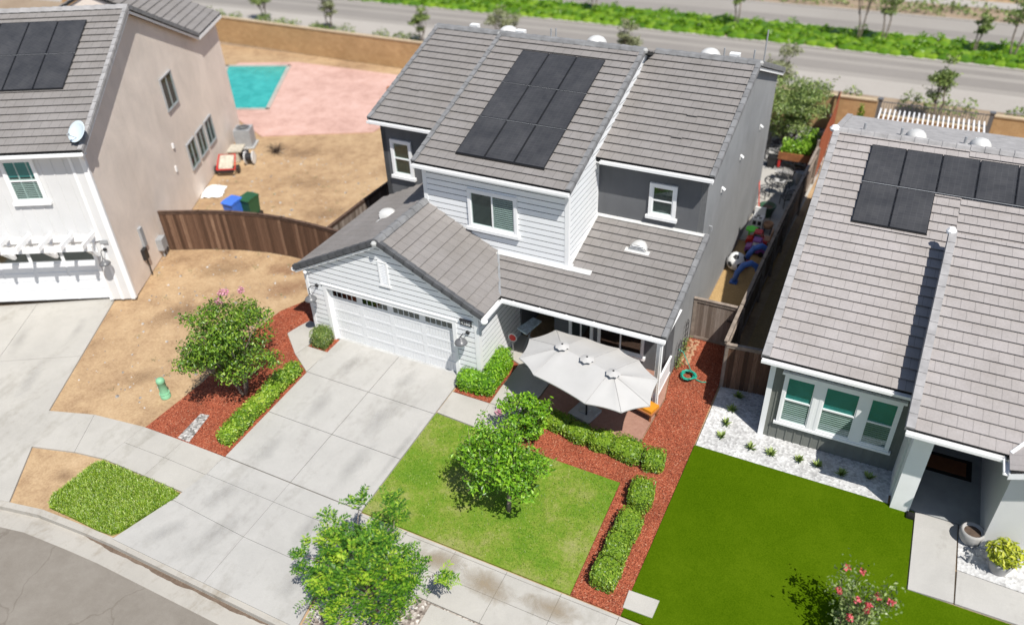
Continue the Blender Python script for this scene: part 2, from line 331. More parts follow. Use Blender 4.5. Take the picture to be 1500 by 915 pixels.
class MB:
    """collects faces in world coordinates and links them as one mesh object"""
    def __init__(s, xf=None):
        s.chunks = []; s.v = []; s.f = []; s.mi = []; s.uv = []; s.m = 0; s.xf = xf; s.smooth = False; s.sm = []
    def add(s, vs, fs, uvs=None):
        n = len(s.v); s.chunks.append((n, len(s.f)))
        s.v += [s.xf(Vector(p)) for p in vs] if s.xf else [Vector(p) for p in vs]
        for i, f in enumerate(fs):
            s.f.append(tuple(n+k for k in f)); s.mi.append(s.m); s.sm.append(s.smooth)
            s.uv.append(uvs[i] if uvs else None)
        return s
    def quad(s, a, b, c, d, uv=None): return s.add([a, b, c, d], [(0, 1, 2, 3)], [uv] if uv else None)
    def poly(s, pts, uv=None): return s.add(pts, [tuple(range(len(pts)))], [uv] if uv else None)
    def obox(s, c, X, Y, Z, uvm=None):
        """box from centre and three half vectors (X, Y, Z right handed)"""
        c, X, Y, Z = map(Vector, (c, X, Y, Z))
        vs = [c+a*X+b*Y+d*Z for d in (-1, 1) for b in (-1, 1) for a in (-1, 1)]
        fs = [(0, 2, 3, 1), (4, 5, 7, 6), (0, 1, 5, 4), (2, 6, 7, 3), (0, 4, 6, 2), (1, 3, 7, 5)]
        return s.add(vs, fs)
    def box(s, x0, x1, y0, y1, z0, z1):
        return s.obox(((x0+x1)/2, (y0+y1)/2, (z0+z1)/2), ((x1-x0)/2, 0, 0), (0, (y1-y0)/2, 0), (0, 0, (z1-z0)/2))
    def prism(s, pts, d):
        """polygon swept by vector d"""
        d = Vector(d); n = len(pts)
        vs = [Vector(p) for p in pts]+[Vector(p)+d for p in pts]
        fs = [tuple(range(n-1, -1, -1)), tuple(range(n, 2*n))]
        fs += [(i, (i+1) % n, n+(i+1) % n, n+i) for i in range(n)]
        return s.add(vs, fs)
    def tube(s, path, r, n=8, cap=True):
        path = [Vector(p) for p in path]; rs = r if isinstance(r, (list, tuple)) else [r]*len(path)
        vs = []; fs = []
        t0 = (path[1]-path[0]).normalized()
        up = Vector((0, 0, 1)) if abs(t0.z) < .9 else Vector((1, 0, 0))
        u = t0.cross(up).normalized()
        for i, p in enumerate(path):
            t = (path[min(i+1, len(path)-1)]-path[max(i-1, 0)]).normalized()
            u = (u-t*u.dot(t)).normalized(); w = t.cross(u)
            for k in range(n):
                a = 2*math.pi*k/n
                vs.append(p+(u*math.cos(a)+w*math.sin(a))*rs[i])
        for i in range(len(path)-1):
            for k in range(n):
                fs.append((i*n+k, i*n+(k+1) % n, (i+1)*n+(k+1) % n, (i+1)*n+k))
        if cap:
            fs.append(tuple(range(n-1, -1, -1))); e = (len(path)-1)*n; fs.append(tuple(e+k for k in range(n)))
        return s.add(vs, fs)
    def lathe(s, c, prof, n=16, axis=(0, 0, 1), ref=None):
        """profile of (radius, height) about an axis through c"""
        c = Vector(c); A = Vector(axis).normalized()
        u = A.orthogonal().normalized(); w = A.cross(u)
        vs = []; fs = []
        for r, h in prof:
            for k in range(n):
                a = 2*math.pi*k/n
                vs.append(c+A*h+(u*math.cos(a)+w*math.sin(a))*r)
        for i in range(len(prof)-1):
            for k in range(n):
                fs.append((i*n+k, i*n+(k+1) % n, (i+1)*n+(k+1) % n, (i+1)*n+k))
        return s.add(vs, fs)
    def build(s, name, mats, parent=None, label=None, kind=None):
        me = bpy.data.meshes.new(name)
        off = world_loc(parent)
        me.from_pydata([tuple(v-off) for v in s.v], [], s.f)
        if not isinstance(mats, (list, tuple)): mats = [mats]
        for m in mats: me.materials.append(m)
        me.polygons.foreach_set('material_index', s.mi)
        me.polygons.foreach_set('use_smooth', s.sm)
        if any(u is not None for u in s.uv):
            l = me.uv_layers.new(name='UVMap')
            i = 0; d = []
            for f, u in zip(s.f, s.uv):
                if u is None: d += [0., 0.]*len(f)
                else:
                    for p in u: d += [p[0], p[1]]
            l.data.foreach_set('uv', d)
        me.update()
        o = bpy.data.objects.new(name, me); col.objects.link(o)
        if parent: o.parent = parent
        if label: o['label'] = label
        if kind: o['kind'] = kind
        return o

def _each(s, name, mat, parent, label=None):
    """link every piece that was added as an object of its own"""
    out = []; base = 0; n = len(s.chunks)
    for i, (v0, f0) in enumerate(s.chunks):
        v1, f1 = s.chunks[i+1] if i+1 < n else (len(s.v), len(s.f))
        q = MB(); q.v = s.v[v0:v1]; q.f = [tuple(k-v0 for k in f) for f in s.f[f0:f1]]; q.mi = s.mi[f0:f1]; q.uv = s.uv[f0:f1]; q.sm = s.sm[f0:f1]
        out.append(q.build(name, mat, parent, label))
    return out
MB.each = _each

def clip2(poly, a, b, c):
    """keep the part of a 2-D polygon where a*u + b*v >= c"""
    out = []
    for i in range(len(poly)):
        p, q = poly[i], poly[(i+1) % len(poly)]
        dp, dq = a*p[0]+b*p[1]-c, a*q[0]+b*q[1]-c
        if dp >= 0: out.append(p)
        if dp*dq < 0:
            t = dp/(dp-dq); out.append((p[0]+(q[0]-p[0])*t, p[1]+(q[1]-p[1])*t))
    return out

GS = .0627
def gz(y): return GS*min(max(y, -9.6), 0)

SLIP = random.Random(3)
def tile_roof(name, pts, U, parent, mat, course=.355, th=.016, gap=.062, felt=True, label=None, slip=0):
    """concrete tile roof slope: overlapping courses laid on a felt deck"""
    pts = [Vector(p) for p in pts]; U = Vector(U).normalized()
    n = (pts[1]-pts[0]).cross(pts[2]-pts[0]).normalized()
    if n.z < 0: n = -n
    V = n.cross(U).normalized()
    if V.z < 0: V = -V; 
    o = min(pts, key=lambda p: (p-pts[0]).dot(V))
    P2 = [((p-o).dot(U), (p-o).dot(V)) for p in pts]
    area = sum(P2[i][0]*P2[(i+1) % len(P2)][1]-P2[(i+1) % len(P2)][0]*P2[i][1] for i in range(len(P2)))
    if area < 0: P2.reverse()
    mb = MB(); vmax = max(p[1] for p in P2)
    flip = U.cross(V).dot(n) < 0
    i = 0; v0 = 0
    def piece(poly, v0, v1, h0, h1, row):
        if len(poly) < 3: return
        m = len(poly)
        def pt(q, d):
            t = (q[1]-v0)/(v1-v0); return o+U*q[0]+V*q[1]+n*(h0+(h1-h0)*t+d)
        top = [pt(q, th) for q in poly]; bot = [pt(q, 0) for q in poly]
        tu = [(q[0]+.171*(row % 2)*0, row+.02+.96*min(1, (q[1]-v0)/course)) for q in poly]
        fs = [tuple(range(m)), tuple(range(2*m-1, m-1, -1))]+[(k, m+k, m+(k+1) % m, (k+1) % m) for k in range(m)]
        if flip: fs = [tuple(reversed(f)) for f in fs]; tu0 = list(reversed(tu))
        else: tu0 = tu
        uvs = [tu0]+[[(tu[0][0]+.1, row+.5)]*len(f) for f in fs[1:]]
        mb.add(top+bot, fs, uvs)
    while v0 < vmax-.03:
        v1 = min(v0+course+.07, vmax)
        band = clip2(clip2(P2, 0, 1, v0), 0, -1, -v1)
        piece(band, v0, v0+course+.07, gap, .003, i)
        if slip and SLIP.random() < slip and len(band) >= 4:      # a tile that has slid down a little
            us = [q[0] for q in band]; w = .34
            u0 = (math.floor(SLIP.uniform(min(us)+.8, max(us)-1.2)/w)+.5*(i % 2))*w
            piece([(u0, v0-.05), (u0+w, v0-.05), (u0+w, v0+course*.9), (u0, v0+course*.9)], v0, v0+course+.07, gap+.012, .012, i)
        v0 += course; i += 1
    ob = mb.build(name, mat, parent, label)
    if felt:
        f = MB(); f.prism([p-n*.004 for p in pts], -n*.09); f.build('roof_deck', M['felt'], ob)
    return ob

def rake_tiles(parent, p0, p1, side, mat, seg=.36, w=.15, h=.07, name='rake_tiles'):
    """row of barge tiles wrapped over a gable edge from p0 (low) to p1 (high); side points outwards"""
    mb = MB(); p0 = Vector(p0); p1 = Vector(p1); side = Vector(side).normalized()
    L = (p1-p0).length; d = (p1-p0)/L; up = side.cross(d); 
    if up.z < 0: up = -up
    n = max(1, int(L/seg))
    for i in range(n):
        a = p0+d*(L*i/n); l = L/n
        c = a+d*(l/2)+up*(h*.5+.012*(1)); t = .016
        dd = (d*l+up*(-.02)).normalized()
        Z = side.cross(dd); Z = Z if Z.z > 0 else -Z
        X, Y = dd*(l*.53), side*(w/2)
        if X.cross(Y).dot(Z) < 0: Y = -Y
        mb.obox(c-side*(w*.3), X, Y, Z*(h/2))
        Y2 = side*.012
        if X.cross(Y2).dot(Z) < 0: Y2 = -Y2
        mb.obox(c+side*(w*.2)-Z*(h*1.0), X, Y2, Z*(h*.9))
    return mb.build(name, mat, parent)

def ridge_caps(parent, p0, p1, mat, seg=.4, w=.17, h=.075, name='ridge_cap'):
    mb = MB(); p0 = Vector(p0); p1 = Vector(p1); L = (p1-p0).length; d = (p1-p0)/L
    s = d.cross(Vector((0, 0, 1))).normalized(); up = s.cross(d)
    n = max(1, int(L/seg))
    for i in range(n):
        a = p0+d*(L*i/n); l = L/n*1.08
        prof = [(-w, -.05), (-w*.55, h*.75), (0, h), (w*.55, h*.75), (w, -.05)]
        A = [a+s*x+up*(z+.03) for x, z in prof]; B = [a+d*l+s*x*.9+up*(z+.008) for x, z in prof]
        vs = A+B; fs = [(k, k+1, 5+k+1, 5+k) for k in range(4)]+[(4, 3, 2, 1, 0), (5, 6, 7, 8, 9)]
        mb.add(vs, fs)
    return mb.build(name, mat, parent)

def gutter(parent, p0, p1, out, mat, name='gutter', w=.11, h=.085, brackets=0):
    """open box gutter: back, base and front lip"""
    mb = MB(); p0 = Vector(p0); p1 = Vector(p1); out = Vector(out).normalized()
    c = (p0+p1)/2; X = (p1-p0)/2; up = Vector((0, 0, 1))
    def bx(cc, Y, Z):
        Xx = X
        if Xx.cross(Y).dot(Z) < 0: Xx = -X
        mb.obox(cc, Xx, Y, Z)
    bx(c-up*(h/2), out*.012, up*(h/2))
    bx(c+out*(w/2)-up*h, out*(w/2), up*.01)
    bx(c+out*w-up*(h/2-.004), out*.014, up*(h/2))
    if brackets:
        L = (p1-p0).length; d = (p1-p0)/L
        for i in range(brackets):
            q = p0+d*(L*(i+.5)/brackets)
            mb.obox(q+out*(w/2)+up*.012, d*.02, out*(w*.55), up*.008) if d.cross(out).dot(up) > 0 else mb.obox(q+out*(w/2)+up*.012, -d*.02, out*(w*.55), up*.008)
    return mb.build(name, mat, parent)

def siding(name, polys, o, U, N, parent, mat, exp=.2, proud=.028, backing=True):
    """lap siding on wall polygons given as (u, z) in the plane o + u*U + z*Z, facing N"""
    o = Vector(o); U = Vector(U).normalized(); N = Vector(N).normalized(); Z = Vector((0, 0, 1))
    mb = MB(); jb = MB()
    right = U.cross(Z).dot(N) > 0
    for poly in polys:
        ar = sum(poly[i][0]*poly[(i+1) % len(poly)][1]-poly[(i+1) % len(poly)][0]*poly[i][1] for i in range(len(poly)))
        if ar < 0: poly = poly[::-1]
        z0 = min(p[1] for p in poly); z1 = max(p[1] for p in poly)
        k = math.floor(z0/exp)
        while k*exp < z1:
            a, b = k*exp, k*exp+exp
            band = clip2(clip2(poly, 0, 1, a), 0, -1, -b)
            band = clip2(band, 0, -1, -(b-.024))
            if len(band) >= 3:
                top = [o+U*q[0]+Z*q[1]+N*proud for q in band]; bot = [o+U*q[0]+Z*q[1]+N*.002 for q in band]
                m = len(band); f0 = [tuple(range(m))]; f1 = [(j, m+j, m+(j+1) % m, (j+1) % m) for j in range(m)]
                if not right: f0 = [tuple(reversed(f)) for f in f0]; f1 = [tuple(reversed(f)) for f in f1]
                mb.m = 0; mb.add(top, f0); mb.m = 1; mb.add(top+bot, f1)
            k += 1
        jp = [o+U*q[0]+Z*q[1]+N*.004 for q in poly]; jb.poly(jp if right else jp[::-1])
    sd = mb.build(name, [mat, M['joint_shade']], parent); jb.build('joint_shade_backing', M['joint_shade'], sd)
    return sd

def wall(name, pts, d, mat, parent, label=None):
    mb = MB(); mb.prism(pts, d); return mb.build(name, mat, parent, label)

def window(parent, o, U, N, w, h, kind='hung', fr=.1, sill=True, blind=True, label=None, xf=None, upper=None, glass='glass', header=False, split=None, frame_mat='trim'):
    """window standing on wall plane: o is the lower left corner of the frame's outer edge"""
    Z = Vector((0, 0, 1)); U = Vector(U).normalized(); N = Vector(N).normalized(); o = Vector(o)
    def bx(mb, u0, u1, z0, z1, n0, n1):
        c = o+U*(u0+u1)/2+Z*(z0+z1)/2+N*(n0+n1)/2
        X, Y, ZZ = U*(u1-u0)/2, N*(n1-n0)/2, Z*(z1-z0)/2
        if X.cross(Y).dot(ZZ) < 0: X = -X
        mb.obox(c, X, Y, ZZ)
    f = MB(xf)
    bx(f, 0, fr, 0, h, 0, .075); bx(f, w-fr, w, 0, h, 0, .0755)
    bx(f, fr, w-fr, h-fr, h, 0, .075); bx(f, fr, w-fr, 0, fr*.8, 0, .075)
    if header: bx(f, -.05, w+.05, h, h+.07, 0, .10)
    win = f.build('window', M[frame_mat], parent, label)
    if sill:
        s = MB(xf); bx(s, -.07, w+.07, -.11, 0, 0, .12); s.build('sill', M['trim'], win)
    iw0, iw1, ih0, ih1 = fr, w-fr, fr*.8, h-fr
    sb = MB(xf); t = .035
    bx(sb, iw0, iw0+t, ih0, ih1, 0, .055); bx(sb, iw1-t, iw1, ih0, ih1, 0, .055)
    bx(sb, iw0+t, iw1-t, ih0, ih0+t, 0, .0545); bx(sb, iw0+t, iw1-t, ih1-t, ih1, 0, .0545)
    if kind == 'hung': bx(sb, iw0+t, iw1-t, (ih0+ih1)/2-.025, (ih0+ih1)/2+.025, 0, .06)
    else: bx(sb, (iw0+iw1)/2-.025, (iw0+iw1)/2+.025, ih0+t, ih1-t, 0, .06)
    sb.build('sash', M[frame_mat], win)
    b = MB(xf); bx(b, iw0, iw1, ih0, ih1, .002, .006); b.build('backing', M['room'], win)
    if blind:
        b = MB(xf)
        zt = ih1-t if upper is None else upper
        z = ih0+t+.02; 
        u0, u1 = (iw0+t, iw1-t) if not split else split
        while z < zt-.02:
            c = o+U*(u0+u1)/2+Z*z+N*.02
            X, Y = U*(u1-u0)/2, (N*.016-Z*.013); Q = Z*.0015
            if X.cross(Y).dot(Q) < 0: X = -X
            b.obox(c, X, Y, Q); z += .072
        b.build('blind', M['blind'], win)
    if upper is not None:
        b = MB(xf); bx(b, iw0+t, iw1-t, upper, ih1-t, .008, .014); b.build('shade', M['shade_teal'], win)
    g = MB(xf); bx(g, iw0+t, iw1-t, ih0+t, ih1-t, .042, .046); g.build('pane', M[glass], win)
    return win

def leaves(mb, pts, size, up=.5, aspect=.5, jit=.5, outward=None, fold=False):
    """one small leaf face at every point"""
    for p in pts:
        p = Vector(p)
        n = Vector((rnd.gauss(0, 1), rnd.gauss(0, 1), rnd.gauss(0, 1)))
        n.normalize(); n = n*jit+Vector((0, 0, up))
        if outward is not None: n += (p-Vector(outward)).normalized()*.5
        n.normalize()
        a = n.orthogonal(); a.rotate(Matrix.Rotation(rnd.uniform(0, 6.283), 3, n)); b = n.cross(a)
        s = size*rnd.uniform(.6, 1.35)
        a = a.normalized()*s*.5; b = b.normalized()*s*.5*aspect
        mb.add([p-a, p+b*.9-a*.1+n*s*.06, p+a, p-b*.9-a*.1+n*s*.06], [(0, 3, 2, 1)])

def in_ell(c, r, shell=.45):
    while True:
        d = Vector((rnd.gauss(0, 1), rnd.gauss(0, 1), rnd.gauss(0, 1))).normalized()
        t = 1-shell*abs(rnd.gauss(0, .6))
        if t < .15: continue
        return Vector((c[0]+d.x*r[0]*t, c[1]+d.y*r[1]*t, c[2]+d.z*r[2]*t))

def limb(mb, p0, p1, r0, r1, sag=.12, n=5):
    p0 = Vector(p0); p1 = Vector(p1); L = (p1-p0).length
    off = Vector((rnd.uniform(-1, 1), rnd.uniform(-1, 1), rnd.uniform(-.3, .6)))*L*sag
    pts = []; rs = []
    for i in range(n):
        t = i/(n-1); pts.append(p0.lerp(p1, t)+off*math.sin(t*math.pi)); rs.append(r0+(r1-r0)*t)
    mb.tube(pts, rs, 6); return pts

def tree(name, label, cat, base, height, rad, fork, lobes, nleaf, lsize, mat, bark, stems=1, group=None, up=.45, aspect=.5, flowers=None, flat=1., lobe_r=(.28, .5), lean=(0, 0), loose=.0, crown_low=.35):
    """tapered stems, limbs out to every leaf clump, and an uneven crown of small leaf faces"""
    b = Vector(base); t = thing(name, label, cat, b, group)
    wood = MB(); crown = MB(); wood.smooth = True
    top = b+Vector((lean[0], lean[1], fork))
    tops = []
    for k in range(stems):
        a = 6.283*k/max(1, stems)+rnd.uniform(-.4, .4)
        q = top+Vector((math.cos(a), math.sin(a), 0))*(rad*.22 if stems > 1 else 0)
        s0 = b+Vector((math.cos(a), math.sin(a), 0))*(.07 if stems > 1 else 0)
        limb(wood, s0, q, .035+.012*height/max(1, stems**.5), .028+.004*height, .06, 6); tops.append(q)
    ctr = b+Vector((lean[0], lean[1], (fork*crown_low/.35*.9+height)/2)); hz = (height-fork*crown_low/.35*.9)/2
    cl = []
    for i in range(lobes):
        while True:
            d = Vector((rnd.uniform(-1, 1), rnd.uniform(-1, 1), rnd.uniform(-1, 1)))
            if .25 < d.length < 1: break
        lr = rad*rnd.uniform(*lobe_r)
        c = ctr+Vector((d.x*(rad-lr*.55), d.y*(rad-lr*.55), d.z*max(.1, hz-lr*.5)*flat))
        cl.append((c, lr))
    tot = sum(l**2 for _, l in cl)
    for c, lr in cl:
        q = min(tops, key=lambda q: (q-c).length)
        limb(wood, q-Vector((0, 0, fork*.12)), c, .02+.006*height*.5, .008, .1)
        n = int(nleaf*lr*lr/tot)
        r = (lr*1.15, lr*1.15, lr*.55)
        leaves(crown, [in_ell(c, r, .75) for _ in range(n)], lsize, up, aspect, .6, c)
        # stray shoots beyond the clump, so that the outline is ragged
        for _ in range(3):
            d = Vector((rnd.gauss(0, 1), rnd.gauss(0, 1), abs(rnd.gauss(.3, .7)))).normalized()
            e = c+d*lr*rnd.uniform(1.1, 1.35+loose); s = c+d*lr*.5
            wood.tube([s, e], [.006, .003], 4)
            leaves(crown, [s.lerp(e, rnd.uniform(.3, 1.05))+Vector((rnd.gauss(0, .05), rnd.gauss(0, .05), rnd.gauss(0, .05))) for _ in range(max(6, n//28))], lsize, up, aspect, .7)
    wood.build('trunk', bark, t)
    crown.build('crown', mat, t)
    if flowers:
        for fp in flowers:
            f = MB(); leaves(f, [in_ell(Vector(fp), (.13, .13, .13), .8) for _ in range(60)], .07, .4, .8, .8)
            f.build('blossom', M['pink'], t)
    return t

def shoot_box(mb, core, cx, cy, z0, hx, hy, h, ang, n, lsize, rough=.05):
    """leafy clipped block: leaves over a rounded box, with a dense inner body"""
    ca, sa = math.cos(ang), math.sin(ang)
    pts = []
    for _ in range(n):
        # point on a superellipsoid surface
        d = Vector((rnd.gauss(0, 1), rnd.gauss(0, 1), rnd.gauss(0, 1))).normalized()
        e = 7.
        k = (abs(d.x)**e+abs(d.y)**e+abs(d.z)**e)**(-1/e)
        lump = 1+rough*math.sin(3.1*d.x*hx*4+cx)*math.cos(2.7*d.y*hy*4+cy)
        q = d*k*lump*(1-abs(rnd.gauss(0, .05)))
        x, y, z = q.x*hx, q.y*hy, q.z*h/2+h/2
        if z < .02: z = rnd.uniform(.02, .2)
        X, Y = cx+x*ca-y*sa, cy+x*sa+y*ca
        pts.append((X, Y, z0(Y)+z))
    leaves(mb, pts, lsize, .35, .62, .6, (cx, cy, z0(cy)+h*.3))
    vs = []; fs = []; NU, NV = 14, 8
    for j in range(NV+1):
        ph = -math.pi/2+math.pi*j/NV
        for i in range(NU):
            th = 6.283*i/NU
            d = Vector((math.cos(ph)*math.cos(th), math.cos(ph)*math.sin(th), math.sin(ph)))
            k = (abs(d.x)**6+abs(d.y)**6+abs(d.z)**6)**(-1/6)*.88
            x, y, z = d.x*k*hx, d.y*k*hy, d.z*k*h/2+h/2*.96
            X, Y = cx+x*ca-y*sa, cy+x*sa+y*ca
            vs.append((X, Y, z0(Y)+z))
    for j in range(NV):
        for i in range(NU):
            fs.append((j*NU+i, j*NU+(i+1) % NU, (j+1)*NU+(i+1) % NU, (j+1)*NU+i))
    core.add(vs, fs)

def hedge(name, label, blocks, n, lsize, mat, group=None, cat='hedge'):
    c0 = blocks[0]
    t = thing(name, label, cat, (c0[0], c0[1], gz(c0[1])), group)
    lv, core, st = MB(), MB(), MB()
    for (x, y, hx, hy, h, a) in blocks:
        shoot_box(lv, core, x, y, gz, hx, hy, h, a, int(n*(hx*hy*4+(hx+hy)*2*h)), lsize)
        st.tube([(x, y, gz(y)), (x, y, gz(y)+h*.6)], [.025, .012], 6)
    lv.build('foliage', mat, t); core.build('inner_foliage', mat, t); st.build('stem', M['bark_dark'], t)
    return t

# ------------------------------------------------------------------ ground sheets
def split_y0(poly):
    a = clip2(poly, 0, 1, 0); b = clip2(poly, 0, -1, 0)
    return [p for p in (a, b) if len(p) >= 3]

def sheet(name, polys, off, mat, kind='structure', skirt=.06, label=None, cat=None, parent=None, zf=None):
    """level ground covering: polygon(s) draped on the plot, with a thin edge"""
    mb = MB(); z = zf or gz
    for poly in polys:
        ar = sum(poly[i][0]*poly[(i+1) % len(poly)][1]-poly[(i+1) % len(poly)][0]*poly[i][1] for i in range(len(poly)))
        if ar < 0: poly = poly[::-1]
        for p in split_y0(poly):
            m = len(p)
            top = [(x, y, z(y)+off) for x, y in p]; bot = [(x, y, z(y)+off-skirt) for x, y in p]
            # concave outlines are filled by Blender's polygon tessellation
            mb.add(top+bot, [tuple(range(m))]+[(m+i, m+(i+1) % m, (i+1) % m, i) for i in range(m)])
    o = mb.build(name, mat, parent)
    return tag(o, label, cat, None, kind if not cat else None)

# kerb line (front of the plots), bending away at the left
KL = [(-70, -70), (-30, -27), (-18, -17.0), (-12, -13.2), (-8, -11.2), (-6, -10.45), (-4.1, -9.86), (-2.7, -9.58), (-1, -9.47), (0.2, -9.42), (6, -9.42), (60, -9.42), (200, -9.42)]
mb = MB()
for i in range(len(KL)-1):
    (xa, ya), (xb, yb) = KL[i], KL[i+1]
    ma, mb_ = max(ya, -9.6), max(yb, -9.6)
    if ya < -9.6 or yb < -9.6: mb.quad((xa, ya, gz(ya)-.03), (xb, yb, gz(yb)-.03), (xb, mb_, gz(mb_)-.03), (xa, ma, gz(ma)-.03))
    mb.quad((xa, ma, gz(ma)-.03), (xb, mb_, gz(mb_)-.03), (xb, 0, -.03), (xa, 0, -.03))
    mb.quad((xa, 0, -.03), (xb, 0, -.03), (xb, 700, -.03), (xa, 700, -.03))
mb.quad((-700, -70, -.63), (-70, -70, -.63), (-70, 0, -.03), (-700, 0, -.03)); mb.quad((-700, 0, -.03), (-70, 0, -.03), (-70, 700, -.03), (-700, 700, -.03))
mb.quad((200, -9.42, -.63), (700, -9.42, -.63), (700, 0, -.03), (200, 0, -.03)); mb.quad((200, 0, -.03), (700, 0, -.03), (700, 700, -.03), (200, 700, -.03))
tag(mb.build('ground', M['dirt']), kind='structure')

def offset_line(L, d):
    out = []
    for i, p in enumerate(L):
        a = Vector(L[max(i-1, 0)]); b = Vector(L[min(i+1, len(L)-1)])
        t = (b-a).normalized(); n = Vector((t.y, -t.x)); out.append((p[0]+n.x*d, p[1]+n.y*d))
    return out
ZC = gz(-9.6)
def strip(name, L, d0, d1, z0, z1, mat, drop=0):
    A = offset_line(L, d0); B = offset_line(L, d1); mb = MB()
    for i in range(len(L)-1):
        mb.quad((*B[i], z1), (*B[i+1], z1), (*A[i+1], z0), (*A[i], z0))
        if drop: mb.quad((*B[i], z1-drop), (*B[i+1], z1-drop), (*B[i+1], z1), (*B[i], z1))
    return tag(mb.build(name, mat), kind='structure')
strip('kerb', KL, -.03, .16, ZC+.012, ZC+.005, M['curb'], .17)
strip('gutter_pan', KL, .161, .72, ZC-.150, ZC-.125, M['curb'])
mb = MB()                                                   # silt lying along the gutter
A = offset_line(KL[8:12], .165)
xs = [-.9+i*.12 for i in range(76)]
edge = [(x, -9.665-.028*math.sin(x*.7)-.022*math.sin(x*2.9+1)-.012*math.sin(x*7.3)-rnd.uniform(0, .02)) for x in xs]
for i in range(len(xs)-1):
    mb.quad((*edge[i], ZC-.139), (*edge[i+1], ZC-.139), (xs[i+1], -9.59, ZC-.139), (xs[i], -9.59, ZC-.139))
tag(mb.build('gutter_silt', M['gutter_mud']), kind='structure')
B = offset_line(KL, .70); STR = 1
mb = MB()
for i in range(len(B)-1): mb.quad((B[i][0], -300, ZC-.13), (B[i+1][0], -300, ZC-.13), (*B[i+1], ZC-.13), (*B[i], ZC-.13))
tag(mb.build('street', M['asphalt']), kind='structure')

def slabs(name, polys, off, mat, gap=.011, base=True):
    """concrete flags with real joints between them over a dark bed"""
    mb = MB()
    for poly in polys:
        ar = sum(poly[i][0]*poly[(i+1) % len(poly)][1]-poly[(i+1) % len(poly)][0]*poly[i][1] for i in range(len(poly)))
        if ar < 0: poly = poly[::-1]
        c = (sum(p[0] for p in poly)/len(poly), sum(p[1] for p in poly)/len(poly))
        q = []
        m = len(poly)
        for i in range(m):
            a, b, d = Vector(poly[i-1]), Vector(poly[i]), Vector(poly[(i+1) % m])
            e1 = (b-a).normalized(); e2 = (d-b).normalized()
            n1 = Vector((-e1.y, e1.x)); n2 = Vector((-e2.y, e2.x)); n = (n1+n2)
            n = n/max(.3, n.dot(n1)) if n.length > 1e-6 else n1
            q.append((b.x+n.x*gap, b.y+n.y*gap))
        for p in split_y0(q):
            k = len(p)
            mb.add([(x, y, gz(y)+off) for x, y in p]+[(x, y, gz(y)+off-.09) for x, y in p], [tuple(range(k))]+[(k+i, k+(i+1) % k, (i+1) % k, i) for i in range(k)])
    return tag(mb.build(name, mat), kind='structure')

DX = [.92, 3.43, 5.95]; DY = [.12, -1.83, -3.83, -5.86]
dl = lambda y: .92+.05*(y+5.9)/5.9*0
drive = []
for i in range(3):
    for j in range(2):
        x0 = DX[j]; x1 = DX[j+1]
        drive.append([(x0+(.06 if j == 0 and i == 0 else 0), DY[i]), (x1, DY[i]), (x1, DY[i+1]), (x0, DY[i+1])])
slabs('driveway', drive, .035, M['concrete'])
apron = [[(.9, -5.88), (3.43, -5.88), (3.43, -6.62), (.88, -6.62)], [(3.43, -5.88), (5.97, -5.88), (6.0, -6.62), (3.43, -6.62)],
         [(.88, -6.62), (3.43, -6.62), (3.43, -7.9), (.62, -7.75)], [(3.43, -6.62), (6.0, -6.62), (6.25, -7.9), (3.43, -7.9)],
         [(.62, -7.75), (3.43, -7.9), (3.43, -9.45), (.05, -9.45)], [(3.43, -7.9), (6.25, -7.9), (6.5, -9.45), (3.43, -9.45)]]
slabs('driveway_apron', apron, .035, M['concrete'], .006)
walkR = []
x = 5.99
while x < 34:
    w = 1.52
    for (ya, yb) in ((-5.92, -6.02), (-6.02, -6.74), (-6.74, -7.48)):
        walkR.append([(x, ya), (x+w, ya), (x+w, yb), (x, yb)])
    x += w
slabs('sidewalk', walkR, .033, M['concrete2'], .006)
def patches(name, spots, mat, off):
    """flat irregular marks on the paving: (x, y, half length, half width, angle)"""
    mb = MB()
    for (cx, cy, rx, ry, an) in spots:
        ca, sa = math.cos(an), math.sin(an); P = []; U = []
        for k in range(24):
            a = 6.283*k/24; q = (cx+rx*math.cos(a)*ca-ry*math.sin(a)*sa, cy+rx*math.cos(a)*sa+ry*math.sin(a)*ca); P.append((*q, gz(q[1])+off)); U.append((math.cos(a), math.sin(a)))
        c = (cx, cy, gz(cy)+off)
        mb.add([c]+P, [(0, 1+k, 1+(k+1) % 24) for k in range(24)], [[(0, 0), U[k], U[(k+1) % 24]] for k in range(24)])
    return tag(mb.build(name, mat), kind='structure')
patches('sidewalk_stain', [(8.8, -6.35, .9, .42, .1), (10.2, -6.5, 1.1, .5, -.1), (12.0, -6.4, 1.0, .42, .05), (6.9, -6.6, .6, .3, .4)], M['stain'], .0375)
patches('tyre_smears', [(2.1, -1.0, .9, .33, 1.5), (2.3, -3.0, 1.1, .4, 1.6), (4.5, -2.7, 1.2, .42, 1.55), (4.8, -4.6, 1.3, .4, 1.5), (2.0, -5.0, .9, .35, 1.6), (1.9, -7.0, 1.0, .45, 1.3), (2.6, -8.2, 1.2, .5, 1.2), (4.9, -7.0, .9, .4, 1.5), (5.6, -8.5, .8, .35, 1.5), (5.75, -3.6, 1.9, .16, 1.56), (4.3, -.9, .8, .4, 1.4), (1.3, -8.6, .8, .35, 1.0)], M['smear'], .0385)
LW = [(-2.4, -5.95), (-4.37, -6.2), (-6.1, -6.72), (-8.2, -7.75), (-11, -9.6), (-15, -12.4)]
LB = [(-2.55, -7.45), (-3.64, -7.62), (-5.55, -8.12), (-7.4, -9.05), (-9.9, -10.7), (-13.5, -13.2)]
